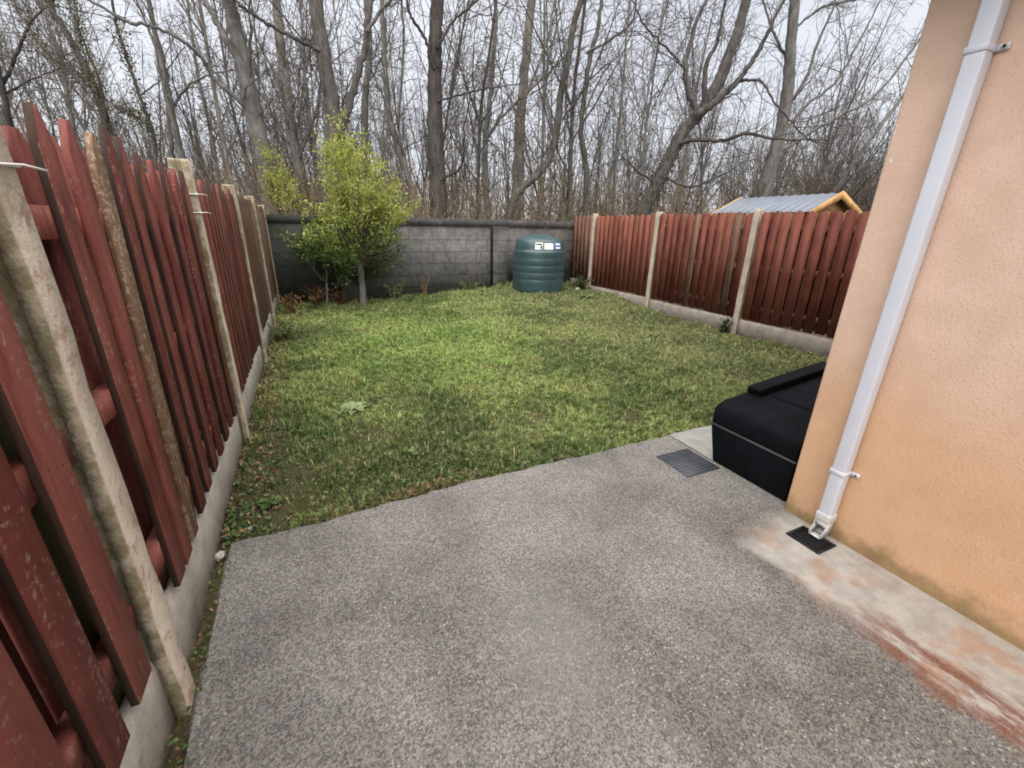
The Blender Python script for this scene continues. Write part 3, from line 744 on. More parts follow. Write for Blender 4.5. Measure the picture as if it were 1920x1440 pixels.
# ------------------------------------------------------------------ oil tank
TZ = .17
TK = empty('oil_tank', (5.22, 9.63, TZ), 'round dark green plastic oil tank standing on the lawn in front of the block wall', 'tank')
prof = [(.0, .0), (.585, .0), (.61, .02), (.624, .06), (.628, .13)]
for zc in (.26, .42, .58, .74):
    prof += [(.631, zc - .06), (.636, zc - .04), (.636, zc + .04), (.631, zc + .06), (.627, zc + .075)]
prof += [(.625, .90), (.622, .965), (.612, .985), (.598, .998), (.590, 1.03), (.578, 1.12), (.556, 1.20), (.528, 1.235), (.48, 1.262), (.40, 1.295), (.30, 1.328), (.20, 1.352), (.10, 1.364), (.0, 1.366)]
mb = MB(); mb.lathe(prof, 72, (5.22, 9.63)); mb.v[0][:, 2] += TZ
ob = mb.build('tank_body', M['tank'], TK, True)
ds = ob.modifiers.new('soften', 'SUBSURF'); ds.levels = 1; ds.render_levels = 1
def sticker(a0, a1, z0, z1, mat, name, parent, lift=.004):
    base = math.atan2(-9.63, -5.22); mb = MB(); n = 8; V = []
    for a in np.linspace(a0, a1, n):
        for z in (z0, z1):
            rz = np.interp(z, [1.03, 1.12, 1.20], [.590, .578, .556]) + lift; V.append((5.22 + rz * cos(base + a), 9.63 + rz * sin(base + a), z + TZ))
    i = np.arange(n - 1)[:, None] * 2
    mb.add(np.array(V), np.concatenate([i, i + 2, i + 3, i + 1], 1)); return mb.build(name, mat, parent)
s1 = sticker(-.16, .15, 1.035, 1.185, M['paper'], 'sticker', TK); sticker(-.13, .12, 1.13, 1.165, M['ink'], 'print', s1, .007); sticker(.05, .13, 1.045, 1.11, M['ink'], 'print', s1, .007)
s2 = sticker(.21, .60, 1.035, 1.17, M['paper'], 'sticker', TK)
s3 = sticker(.66, 1.06, 1.035, 1.185, M['blue'], 'sticker', TK); sticker(.72, 1.0, 1.05, 1.085, M['paper'], 'print', s3, .007); sticker(.72, 1.0, 1.13, 1.165, M['paper'], 'print', s3, .007)

# ------------------------------------------------------------------ house, downpipe, drains
HS = empty('house', (5.5, -1.5, 0), 'peach-orange rendered house corner with darker damp base beside the slab', 'house')
mb = MB(); mb.box(2.62, 8.6, -5.2, 1.35, -.1, 2.90); ob = mb.build('wall', M['render'], HS); bevel(ob, .014, 3)
mb = MB(); mb.box(2.27, 8.9, -5.5, 1.62, 2.901, 2.925); mb.build('soffit', M['soffit'], HS)
mb = MB(); mb.box(2.235, 2.268, -5.5, 1.62, 2.87, 3.07); mb.build('fascia', M['soffit'], HS)
mb = MB(); mb.prism([(2.20, 3.08), (8.97, 3.08), (5.58, 5.0)], 7.25, 'y', -5.55); mb.build('roof', M['roof'], HS)
mb = MB(); mb.tube([(2.17, y, 3.0) for y in np.linspace(-5.5, 1.62, 6)], .055, 10, True); mb.build('gutter', M['soffit'], HS, True)

PY, PX, PW = 1.095, 2.575, .034
DP = empty('downpipe', (PX, PY, 0), 'white square plastic downpipe fixed to the peach house wall', 'downpipe')
mb = MB(); mb.box(PX - PW, PX + PW, PY - PW, PY + PW, .112, 2.80); bevel(mb.build('pipe', M['white'], DP), .007, 3)
for z in (.44, 2.40):
    mb = MB(); g = .0045; w = PW + g
    mb.box(PX - w, PX - PW + .001, PY - w, PY + w, z - .013, z + .013); mb.box(PX - PW - .001, 2.619, PY - w, PY - PW + .001, z - .013, z + .013); mb.box(PX - PW - .001, 2.619, PY + PW - .001, PY + w, z - .013, z + .013)
    mb.box(2.606, 2.6195, PY - w - .038, PY - w + .001, z - .011, z + .011)
    c = bevel(mb.build('pipe_clip', M['white'], DP), .002, 1)
    mb = MB(); mb.tube([(2.607, PY - w - .024, z), (2.600, PY - w - .024, z)], .006, 8, True); mb.build('screw', M['hole'], c)
    mb = MB(); mb.tube([(2.6065, PY - w - .024, z), (2.600, PY - w - .024, z)], .010, 10, True); mb.build('screw_cap', M['whitedirty'], c)
# shoe: socket collar, then a spout kicked outwards over the gully
mb = MB(); w = PW + .005; mb.box(PX - w, PX + w, PY - w, PY + w, .112, .165)
sh = bevel(mb.build('shoe', M['whitedirty'], DP), .005, 2)
mb = MB(); xa, xb = PX - PW, PX + PW
side = [(xa, .112), (xa, .080), (xa - .028, .040), (xa - .030, .014), (PX - .004, .014), (xb, .045), (xb, .112)]
for yy in (PY - PW, PY + PW - .004): mb.prism(side, .004, 'y', yy)
for q0, q1 in (((xb, .112), (xb, .045)), ((xb, .045), (PX - .004, .014)), ((PX - .004, .014), (xa - .030, .014)), ((xa, .112), (xa, .080))):
    tx, tz = q1[0] - q0[0], q1[1] - q0[1]; l_ = math.hypot(tx, tz); nx_, nz_ = -tz / l_ * .004, tx / l_ * .004
    if q0[0] >= xb or q0 == (PX - .004, .014) or q1 == (PX - .004, .014): nx_, nz_ = -abs(nx_), abs(nz_)
    else: nx_, nz_ = abs(nx_), 0
    P4 = [q0, q1, (q1[0] + nx_, q1[1] + nz_), (q0[0] + nx_, q0[1] + nz_)]
    mb.prism(P4, 2 * PW - .0084, 'y', PY - PW + .0042)
mb.build('spout', M['whitedirty'], DP)

GL = empty('gully', (2.47, 1.09, .0), 'black square gully surround under the foot of the white downpipe', 'gully')
mb = MB(); x0, x1, y0, y1 = 2.395, 2.560, .995, 1.185
fw = .016
mb.box(x0, x1, y0, y0 + fw, .001, .010); mb.box(x0, x1, y1 - fw, y1, .001, .010); mb.box(x0, x0 + fw, y0 + fw, y1 - fw, .001, .010); mb.box(x1 - fw, x1, y0 + fw, y1 - fw, .001, .010)
mb.build('surround', M['blackgrate'], GL)
mb = MB(); mb.box(x0 + .002, x1 - .002, y0 + .002, y1 - .002, .0005, .003); mb.build('pit', M['hole'], GL)

mb = MB(); mb.box(2.325, 2.655, 1.875, 2.205, .0, .007); ob = bevel(mb.build('drain_cover', M['cover']), .003, 1); tag(ob, 'square grey tread-plate drain cover in the concrete beside the black bunker', 'drain cover')

# ------------------------------------------------------------------ coal bunker
BK = empty('coal_bunker', (3.3, 1.7, 0), 'black plastic coal bunker with sloping lid against the back of the house', 'bunker')
by0, by1 = 1.395, 1.985
yt = 2.055
mb = MB(); mb.addpoly([(2.695, by0, 0), (3.98, by0, 0), (3.98, by1, 0), (2.695, by1, 0), (2.688, by0, .292), (4.05, by0, .292), (4.05, yt, .292), (2.688, yt, .292)],
                      [(3, 2, 1, 0), (4, 5, 6, 7), (0, 1, 5, 4), (1, 2, 6, 5), (2, 3, 7, 6), (3, 0, 4, 7)])
bevel(mb.build('base_bin', M['black'], BK), .010, 3)
P = [(2.692, .306), (4.04, .306), (4.04, .62), (3.95, .607), (2.785, .478), (2.715, .452), (2.692, .415)]
mb = MB(); mb.prism(P, yt - by0, 'y', by0); bevel(mb.build('hood', M['black'], BK), .008, 2)
mb = MB(); mb.box(2.682, 4.055, by0 - .004, yt + .004, .2925, .3055); bevel(mb.build('rim', m_plain('rim_plastic', (.05, .05, .054), .5, .15, 12), BK), .003, 1)
def slope_pt(x, off): return (x, .478 + (x - 2.785) * .111 + off)
mb = MB(); mb.prism([slope_pt(3.03, .001), slope_pt(3.92, .001), slope_pt(3.92, .058), slope_pt(3.01, .058)], .115, 'y', yt - .118); bevel(mb.build('flap_hinge_rail', M['black'], BK), .008, 2)
mb = MB(); mb.prism([slope_pt(3.10, .001), slope_pt(3.90, .001), slope_pt(3.90, .010), slope_pt(3.10, .007)], .40, 'y', by0 + .10); bevel(mb.build('flap', M['black'], BK), .004, 2)

# ------------------------------------------------------------------ shed beyond the far fence
SH = empty('shed', (9.07, 6.2, 0), 'small timber shed with ridged grey tin roof peeping over the red-brown fence', 'shed')
sx, hw, ya, yb, zr, ze = 9.07, .80, 5.2, 7.3, 2.37, 2.03
mb = MB(); mb.box(sx - .62, sx + .62, ya + .1, yb - .1, -.1, 2.06); mb.build('wall', M['shedwall'], SH)
mb = MB(); mb.prism([(sx - .62, 2.061), (sx + .62, 2.061), (sx, 2.061 + .62 * (zr - ze) / hw)], yb - ya - .2, 'y', ya + .1); mb.build('gable', M['shedwall'], SH)
for sg in (-1, 1):
    mb = MB(); n = 90; ys_ = np.linspace(ya, yb, n); V = []
    for y in ys_:
        rd = .016 * max(0., cos((y - ya) * 2 * pi / .175)) ** 3
        V += [(sx + sg * .01, y, zr + .01 + rd), (sx + sg * hw, y, ze + .01 + rd), (sx + sg * hw, y, ze - .002 + rd), (sx + sg * .01, y, zr - .002 + rd)]
    i = np.arange(n - 1)[:, None] * 4; j = np.arange(4)[None]; j2 = (j + 1) % 4
    mb.add(np.array(V), np.stack([i + j, i + 4 + j, i + 4 + j2, i + j2], -1).reshape(-1, 4)); mb.build('roof_sheet', M['tin'], SH)
    for y in (ya - .03, yb + .005):
        mb = MB(); dx = sg * hw
        V = [(sx, zr - .085), (sx + dx * 1.03, ze - .105), (sx + dx * 1.03, ze + .02), (sx, zr + .045)]
        if sg < 0: V = V[::-1]
        mb.prism(V, .025, 'y', y); mb.build('bargeboard', M['timber'], SH)

# ------------------------------------------------------------------ trees
def cat_rom(P, m):
    P = np.asarray(P, float); n = len(P)
    if n < 3: t = np.linspace(0, 1, m)[:, None]; return P[0] * (1 - t) + P[-1] * t
    E = np.vstack([2 * P[0] - P[1], P, 2 * P[-1] - P[-2]]); out = []
    for u in np.linspace(0, n - 1 - 1e-6, m):
        i = int(u); t = u - i; p0, p1, p2, p3 = E[i:i + 4]
        out.append(.5 * (2 * p1 + (p2 - p0) * t + (2 * p0 - 5 * p1 + 4 * p2 - p3) * t * t + (3 * p1 - p0 - 3 * p2 + p3) * t ** 3))
    return np.array(out)
def wander(rr, p, d, L, n, wob, up):
    P = [p]; d = d / np.linalg.norm(d)
    for _ in range(n):
        d = d + rr.normal(0, wob, 3) + np.array([0, 0, up]); d /= np.linalg.norm(d); p = p + d * L / n; P.append(p)
    return np.array(P)
def side_dir(rr, tg, ang):
    a = rr.normal(size=3); a -= tg * (a @ tg); a /= np.linalg.norm(a) + 1e-9
    return tg * cos(ang) + a * sin(ang)
def twigs(mb, rr, path, rad, per_m, Lr, depth, t0=.0, ang=(.5, 1.1), up=.05, minr=.0045, wob=.21, lenpow=1.0):
    seg = np.linalg.norm(np.diff(path, axis=0), axis=1); cum = np.concatenate([[0], np.cumsum(seg)]); Ltot = cum[-1]
    n = rr.poisson(per_m * Ltot * (1 - t0))
    for _ in range(n):
        t = t0 + (1 - t0) * rr.uniform() ; s = t * Ltot; i = min(np.searchsorted(cum, s, 'right') - 1, len(seg) - 1); f = (s - cum[i]) / (seg[i] + 1e-9)
        p = path[i] * (1 - f) + path[i + 1] * f; tg = (path[i + 1] - path[i]) / (seg[i] + 1e-9); rb = rad[i] * (1 - f) + rad[i + 1] * f
        L = rr.uniform(*Lr) * (1 - .45 * t); r0 = max(minr, min(rb * .6, L * .009)); k = 4 if depth > 1 else 3; m = 5 if depth > 1 else 3
        P = wander(rr, p, side_dir(rr, tg, rr.uniform(*ang)), L, m, wob, up); Rr = np.linspace(r0, max(minr * .7, r0 * .3), m + 1)
        mb.tube(P, Rr, k)
        if depth > 1: twigs(mb, rr, P, Rr, per_m * 1.25, (Lr[0] * .42, Lr[1] * .45), depth - 1, .12, ang, up, minr, wob)

def big_tree(D, boughs, bark, tw, label, seed, group=None, per_m=2.9, Lr=(.7, 2.3), depth=3, base_w=None, jit=.35, minr=.0045, up=.05, ivy=None, cat='tree', tmat=None):
    """boughs: list of (survey bearings, width px at start, width px at end, depth offset at end)"""
    rr = np.random.default_rng(seed); tr = MB(); cr = MB(); first = None; ivp = []
    for bi, bb in enumerate(boughs):
        pts, w0, w1 = bb[:3]; dz = bb[3] if len(bb) > 3 else rr.normal(0, jit)
        d0 = bb[4] if len(bb) > 4 else 0.
        m = len(pts); P = []; T = []
        if bi: w0 *= .80; w1 *= .75
        for i, (px, py) in enumerate(pts):
            q, t = at(px, py, D + d0 + (dz - d0) * i / max(1, m - 1)); P.append(q); T.append(t)
        if bi == 0:
            q0 = P[0].copy(); g = q0.copy(); dirv = (P[0] - P[1]); g = g + dirv * (q0[2] + .1) / max(.3, -dirv[2]) if dirv[2] < -.05 else np.array([q0[0], q0[1], -.1])
            if np.linalg.norm((g - q0)[:2]) > .6: g[:2] = q0[:2] + (g - q0)[:2] * .6 / np.linalg.norm((g - q0)[:2])
            P = [g] + P; T = [T[0]] + T; m += 1; first = g
        # carry each bough on above the picture, thinning out
        P = np.array(P); dirv = P[-1] - P[-2]; dirv /= np.linalg.norm(dirv)
        n = 6 * m; C = cat_rom(P, n)
        w = .9 * np.interp(np.linspace(0, 1, n), [0, 1], [w0, w1]); Rr = w * .5 * np.interp(np.linspace(0, m - 1, n), range(m), T) / FPX
        if bi == 0: Rr[:6] *= np.linspace(1.35, 1.0, 6)
        ext = wander(rr, C[-1], dirv, (2.8 if w1 > 5 else 1.0), 5, .09, .05); C = np.vstack([C, ext[1:]]); Rr = np.concatenate([Rr, np.linspace(Rr[-1] * .9, max(minr, Rr[-1] * .35), 5)])
        C[1:-1] += rr.normal(0, .012, (len(C) - 2, 3)); Rr = Rr * rr.uniform(.95, 1.06, len(Rr))
        tr.tube(C, Rr, 10 if w0 > 12 else 6)
        twigs(cr, rr, C, Rr, per_m, Lr, depth, .14 if bi == 0 else .05, (.5, 1.15), up, minr)
        if ivy and bi in ivy[0]:
            nn = int(ivy[1] * len(C)); ii = rr.integers(0, int(len(C) * ivy[2]), nn); dd = rr.normal(size=(nn, 3)); dd /= np.linalg.norm(dd, axis=1)[:, None]
            ivp.append(C[ii] + dd * (Rr[ii][:, None] + rr.uniform(.0, ivy[3], (nn, 1))) + rr.normal(0, .05, (nn, 3)))
    root = empty('bare_tree', first, label, cat, group)
    tr.build('trunk', bark, root, True); cr.build('crown', tmat or tw, root)
    if ivp:
        ivp = np.vstack(ivp); mb = MB(); leaf_mesh(mb, ivp, rr.uniform(.035, .085, len(ivp)), .8, None, .3, rr); o = mb.build('ivy', M[ivy[4]] if len(ivy) > 4 else M['leafivy'], root); set_attr(o, 'rnd', np.repeat(rr.uniform(0, 1, len(ivp)), 4))
    return root

bk, bd, bp, tw = M['bark'], M['barkd'], M['barkp'], M['twig']
big_tree(11.6, [([(520, 405), (505, 330), (490, 270), (470, 180), (453, 100), (438, 40), (425, -10)], 44, 26),
                ([(462, 130), (425, 75), (400, 30), (378, -10)], 20, 13),
                ([(500, 235), (462, 200), (405, 150), (375, 105), (340, 75), (285, 48), (235, 38), (160, -5)], 12, 7, -1.6),
                ([(470, 190), (468, 120), (470, 40)], 9, 5), ([(480, 235), (430, 180), (400, 130)], 5, 3)], bk, tw,
         'stout grey bare tree with a long bough arching over the picket fence', 101)
big_tree(14, [([(585, 405), (565, 330), (548, 250), (538, 170), (525, 80), (517, -10)], 27, 17), ([(545, 240), (520, 150), (490, 90), (470, 40)], 8, 4), ([(560, 300), (590, 220), (600, 160)], 6, 4)], bp, tw,
         'slim pale grey bare tree standing between the stout leaning tree and the dark forked tree', 102)
big_tree(12.2, [([(640, 420), (628, 330), (625, 250), (618, 170), (603, 90), (590, -10)], 42, 28),
                ([(632, 260), (648, 215), (668, 150), (684, 90), (690, 40), (700, -15)], 22, 13),
                ([(690, 60), (715, 20), (740, -5)], 9, 6), ([(600, 95), (560, 75), (520, 55), (480, 30), (445, 5)], 12, 8, -1.0), ([(625, 225), (595, 150), (575, 110), (560, 85)], 6, 3)], bd, tw,
         'dark forked bare tree rising right behind the yellow-green shrub', 103)
big_tree(15.5, [([(690, 420), (684, 300), (684, 190), (692, 120), (690, 40), (686, -10)], 17, 11), ([(688, 160), (720, 100), (740, 40)], 6, 3)], bk, tw,
         'slender bare tree showing through the fork of the dark tree behind the shrub', 104)
big_tree(14, [([(785, 410), (765, 330), (738, 250), (728, 200), (722, 120), (715, -10)], 16, 9), ([(768, 340), (748, 250), (750, 180), (757, 80), (752, -10)], 9, 6), ([(730, 200), (700, 140), (690, 80)], 5, 3)], bk, tw,
         'thin twin-stemmed bare tree leaning just past the yellow-green shrub', 105)
big_tree(13.2, [([(822, 410), (820, 330), (817, 240), (815, 150), (817, 70), (822, -10)], 36, 25),
                ([(815, 130), (795, 70), (770, 30), (760, -10)], 9, 6), ([(820, 90), (850, 40), (890, 5)], 8, 5), ([(820, 190), (870, 175), (920, 165), (955, 160)], 5, 3), ([(818, 340), (850, 325), (868, 300), (870, 240)], 7, 4, -1.2)], bd, tw,
         'straight thick dark-barked bare tree standing alone behind the middle of the block wall', 106, ivy=([0], 5, .45, .10))
big_tree(16, [([(968, 410), (972, 300), (976, 220), (985, 120), (998, -10)], 25, 17), ([(976, 200), (1010, 120), (1030, 60), (1040, 0)], 8, 5)], bp, tw,
         'tall slim grey bare tree behind the wall above the oil tank', 107)
big_tree(13.4, [([(955, 400), (968, 365), (1005, 330), (1030, 295), (1045, 235), (1052, 170), (1068, 100), (1075, 50), (1095, -15)], 17, 12, .8),
                ([(965, 330), (940, 290), (915, 260)], 5, 3), ([(1045, 235), (1080, 190), (1105, 150), (1140, 120)], 6, 3)], bd, tw,
         'dark crooked bare tree curving up steeply behind the oil tank', 108)
big_tree(15.5, [([(915, 405), (908, 330), (912, 250), (922, 150), (928, 60), (930, -10)], 13, 8), ([(912, 260), (950, 210), (1005, 160), (1045, 120)], 7, 5)], bk, tw,
         'thin bare tree with one bough slanting across the slim tree above the tank', 109)
big_tree(15.5, [([(1098, 405), (1100, 320), (1090, 250), (1098, 160), (1110, 90), (1120, 60), (1130, -10)], 14, 8), ([(1100, 100), (1150, 70), (1185, 40), (1195, -10)], 7, 5), ([(1095, 210), (1130, 140), (1150, 110)], 5, 3)], bk, tw,
         'wiry bare tree rising behind the first pale post of the red-brown fence', 110)
big_tree(15.2, [([(1205, 400), (1230, 350), (1258, 290), (1282, 245), (1310, 215), (1345, 160), (1368, 100), (1385, 55), (1402, -10)], 31, 19, .6),
                ([(1305, 215), (1330, 200), (1370, 165), (1400, 130), (1425, 90), (1452, 35)], 20, 9, -.5), ([(1305, 205), (1290, 165), (1285, 120), (1295, 80), (1310, 30), (1330, -10)], 17, 9),
                ([(1320, 190), (1325, 120), (1345, 80), (1352, 40)], 14, 7), ([(1272, 270), (1300, 262), (1360, 262), (1400, 250), (1440, 258), (1482, 262)], 12, 6, -1.4), ([(1375, 155), (1405, 150), (1430, 155), (1455, 195), (1490, 235)], 8, 5, -.9),
                ([(1245, 330), (1275, 345), (1300, 350), (1340, 335)], 10, 5, -1.2), ([(1232, 345), (1195, 320), (1175, 300)], 8, 4, -.6), ([(1285, 130), (1250, 90), (1210, 50), (1190, 10)], 7, 4)], bd, tw,
         'big leaning bare tree with heavy forked boughs behind the red-brown fence', 111, ivy=([0], 22, .32, .22), per_m=2.6)
big_tree(18, [([(1420, 400), (1440, 330), (1465, 240), (1478, 160), (1483, 80), (1492, -10)], 28, 19), ([(1470, 210), (1510, 150), (1530, 90), (1560, 20)], 10, 6), ([(1460, 260), (1510, 200), (1570, 150), (1620, 60)], 8, 5),
              ([(1455, 290), (1560, 225), (1640, 180), (1720, 80)], 10, 5), ([(1480, 120), (1450, 60), (1430, 0)], 9, 5), ([(1482, 60), (1540, 15), (1600, 0)], 7, 5)], bk, tw,
         'grey bare tree with boughs fanning towards the house, behind the shed', 112, per_m=2.8, Lr=(.9, 2.8))
big_tree(14.5, [([(232, 330), (210, 270), (195, 215), (170, 150), (140, 90), (100, 20), (85, -10)], 20, 8), ([(180, 170), (150, 140), (90, 100), (40, 30)], 6, 4), ([(200, 240), (185, 150), (150, 60), (140, 0)], 7, 4)], bd, tw,
         'leaning bare tree clothed in sparse ivy above the nearest pickets', 113, ivy=([0, 1, 2], 20, .9, .22, 'leafolive'), per_m=3.0)
big_tree(14, [([(350, 340), (335, 270), (318, 190), (305, 120), (290, 60), (275, -10)], 15, 9), ([(322, 300), (318, 240), (305, 150), (285, 70), (255, 0)], 12, 6, 0., .3), ([(325, 200), (355, 160), (400, 138), (440, 132)], 7, 4)], bk, tw,
         'bare tree of two close stems rising behind the second concrete post', 114, per_m=2.6)
big_tree(15, [([(292, 310), (285, 250), (262, 180), (238, 110), (222, 60), (208, -10)], 9, 5), ([(285, 240), (250, 215), (230, 205)], 5, 4), ([(262, 180), (300, 150), (330, 110)], 4, 3)], bd, tw,
         'thin dark bare tree between the ivy-clothed tree and the two-stemmed tree', 115, ivy=([0, 1], 20, .8, .25, 'leafolive'), per_m=2.8)
big_tree(15, [([(40, 330), (20, 240), (0, 150), (-20, 60)], 14, 9), ([(5, 160), (40, 80), (60, 40), (100, 0)], 9, 5), ([(0, 180), (60, 150), (110, 130)], 6, 3)], bd, tw,
         'bare tree at the picture edge over the first pickets', 116, per_m=3.0)
big_tree(17, [([(415, 380), (408, 320), (395, 250), (380, 180), (365, 100), (350, -10)], 9, 5), ([(400, 270), (420, 220), (440, 160)], 4, 3)], bk, tw,
         'thin straight bare tree over the boards between the second and third concrete posts', 117, per_m=2.8, ivy=([0], 12, .6, .2, 'leafolive'))
big_tree(19, [([(1560, 380), (1590, 320), (1640, 250), (1700, 170), (1760, 90)], 11, 6), ([(1570, 350), (1650, 290), (1720, 250)], 7, 4), ([(1600, 310), (1600, 240), (1620, 170)], 6, 4)], bk, tw,
         'slanting bare tree above the shed roof, half hidden by the house corner', 118, per_m=3.4, Lr=(.8, 2.6))

# saplings: a few kinds, copied with their parts
def sapling(seed, H, r0, nl, ang, Lr, lean):
    rr = np.random.default_rng(seed); tr = MB(); cr = MB()
    P = wander(rr, np.zeros(3), np.array([lean * rr.normal(), lean * rr.normal(), 1.]), H, 14, .05, .03); Rr = np.linspace(r0, .012, 15)
    tr.tube(P, Rr, 7)
    for _ in range(int(nl * .3)):
        t = rr.uniform(.2, .8); i = int(t * 13); d = side_dir(rr, P[i + 1] - P[i], rr.uniform(.3, .7)); d = side_dir(rr, (P[i + 1] - P[i]) / np.linalg.norm(P[i + 1] - P[i]), rr.uniform(.35, .7))
        Q = wander(rr, P[i], d, H * rr.uniform(.2, .45), 7, .10, .10); q = np.linspace(Rr[i] * .5, .008, 8); tr.tube(Q, q, 5); twigs(cr, rr, Q, q, 2.6, Lr, 2, .1, ang, .04, .006, .26)
    twigs(cr, rr, P, Rr, nl / H * .8, Lr, 3, .12, ang, .03, .006, .26)
    return tr, cr
SGL = 'slim bare sapling among many alike in the wood behind the wall'
SG = 'bare saplings in the wood behind the wall'
kinds = []
for k in range(8):
    H = (8.5, 10, 11, 12, 9, 13, 10, 7)[k]; tr, cr = sapling(300 + k, H, (.045, .058, .068, .08, .05, .09, .06, .042)[k], (26, 30, 34, 34, 34, 36, 30, 30)[k], (.45, 1.35), (.7, 2.1), .06)
    t = empty('bare_sapling', (0, 0, 0), SGL, 'tree', SG); a = tr.build('trunk', (bk, bd, bp, bk)[k % 4], t, True); c = cr.build('crown', (M['twig'], M['twigb'])[k % 2], t); kinds.append((t, a, c))
rr = np.random.default_rng(77); used = set(); placed = 0
while placed < 96:
    px = rr.uniform(-120, 1760); D = 12.5 + 26 * rr.uniform() ** 1.15
    q, _ = at(px, 400, D)
    if q[1] < 11.6 or (q[0] > 7 and q[1] < 11.2): continue
    k = int(rr.integers(0, 8)); s = rr.uniform(.8, 1.25); a = rr.uniform(0, 6.28)
    t, tr_, c_ = kinds[k]
    if k not in used: used.add(k); o = t
    else:
        o = t.copy(); COL.objects.link(o)
        for ch in (tr_, c_): d = ch.copy(); COL.objects.link(d); d.parent = o
    o.location = (q[0], q[1], -.1); o.rotation_euler = (rr.normal(0, .04), rr.normal(0, .04), a); o.scale = (s, s, s); placed += 1

# many-stemmed bushes on the bank: arching stems full of fine twigs
def bush(seed, n, H, spread, per_m=4., fav=None):
    rr = np.random.default_rng(seed); tr = MB(); cr = MB()
    for _ in range(n):
        a = rr.uniform(0, 6.28); d = np.array([cos(a) * spread, sin(a) * spread, 1.]) * rr.uniform(.6, 1.2, 3)
        if fav is not None: d[:2] += fav
        P = wander(rr, rr.normal(0, .18, 3) * [1, 1, 0], d, H * rr.uniform(.6, 1.15), 10, .09, -.035); q = np.linspace(rr.uniform(.018, .04), .006, 11)
        tr.tube(P, q, 5); twigs(cr, rr, P, q, per_m, (.5, 1.5), 2, .12, (.3, .9), .02, .005)
    return tr, cr
BG = 'many-stemmed bare bushes behind the fences and wall'
bl = []
for k in range(4):
    tr, cr = bush(500 + k, (26, 30, 24, 30)[k], (5.2, 4.6, 4.0, 3.4)[k], (.65, .8, .7, .9)[k])
    t = empty('bare_bush', (0, 0, 0), 'many-stemmed bare bush tangled with its neighbours behind the wall and fences', 'bush', BG)
    bl.append((t, tr.build('stems', M['barkd'], t, True), cr.build('twigs', M['twigb' if k % 2 else 'twig'], t)))
used = set()
BP = [(1500, 18.5, 0, 1.15), (1580, 20, 1, 1.2), (1650, 20.5, 0, 1.2), (1700, 21, 1, 1.25), (1740, 22, 0, 1.3), (1440, 20, 2, 1.2), (1620, 22.5, 1, 1.35), (1540, 23, 0, 1.3), (1380, 18, 3, 1.0), (1300, 17, 2, 1.0), (1190, 15.5, 3, 1.0), (1130, 14.5, 2, .8), (1030, 15, 3, .9),
      (930, 14.5, 3, .9), (870, 15, 2, .8), (760, 15.5, 3, .9), (700, 14.5, 2, .85), (540, 13, 3, .85), (460, 14, 2, .9), (400, 14, 3, 1.0), (330, 14.5, 2, 1.0), (260, 15, 1, .8), (180, 15, 0, .8), (110, 15, 1, .85), (40, 16, 0, .9), (-40, 16, 1, .9), (1700, 23, 0, 1.3), (1480, 22, 1, 1.1), (1660, 19.5, 1, 1.25), (1720, 20, 0, 1.3), (1690, 24, 0, 1.5), (1600, 24, 1, 1.5), (1560, 19, 3, 1.4), (1640, 18.5, 3, 1.5), (1740, 19, 3, 1.5), (1500, 24, 0, 1.3)]
for px, D, k, s in BP:
    q, _ = at(px, 400, D); t, a_, c_ = bl[k]
    if q[1] < 11.2: q[1] = 11.2
    if k not in used: used.add(k); o = t
    else:
        o = t.copy(); COL.objects.link(o)
        for ch in (a_, c_): d = ch.copy(); COL.objects.link(d); d.parent = o
    o.location = (q[0], q[1], -.1); o.rotation_euler = (0, 0, rr.uniform(0, 6.28)); o.scale = (s, s, s * rr.uniform(.9, 1.1))

# brambles and dead stalks just over the wall
rr = np.random.default_rng(9); mb = MB()
for _ in range(2100):
    px = rr.uniform(430, 1420) if rr.uniform() < .8 else rr.uniform(-60, 1740); D = rr.uniform(0, 1) * 4.5
    q, _ = at(px, 400, 12.); dirn = (q - EYE)[:2] / np.linalg.norm((q - EYE)[:2])
    yw = 11.0; t = yw / dirn[1] if dirn[1] > 0 else 20.; t = min(t, 22.) + D
    p = np.array([dirn[0] * t, dirn[1] * t, -.1])
    H = rr.uniform(1.7, 3.0) * (1 + .02 * t); P = wander(rr, p, np.array([rr.normal(0, .35), rr.normal(0, .35), 1.]), H, 6, .16, -.02); mb.tube(P, np.linspace(rr.uniform(.006, .013), .004, 7), 3)
    if rr.uniform() < .6: twigs(mb, rr, P, np.linspace(.008, .004, 7), 1.8, (.3, .8), 1, .4, (.4, 1.1), .03, .004)
o = mb.build('undergrowth', M['cane']); tag(o, 'brown bramble canes and dead stalks crowding over the top of the block wall', 'undergrowth', kind='stuff')
r = np.random.default_rng(31); n = 5200
px = r.uniform(480, 1330, n); pts = []
for a in px:
    q, _ = at(a, 400, 12.); dirn = (q - EYE)[:2] / np.linalg.norm((q - EYE)[:2]); t = 10.95 / dirn[1] + r.uniform(0, 3.5); pts.append((dirn[0] * t, dirn[1] * t, 1.1 + abs(r.normal(0, .62))))
scatter_leaves('bramble_leaves', np.array(pts), r.uniform(.03, .08, n), .6, M['leafolive'], 'sparse olive and dried leaves in the brambles above the wall', 'leaves', .3, 14)

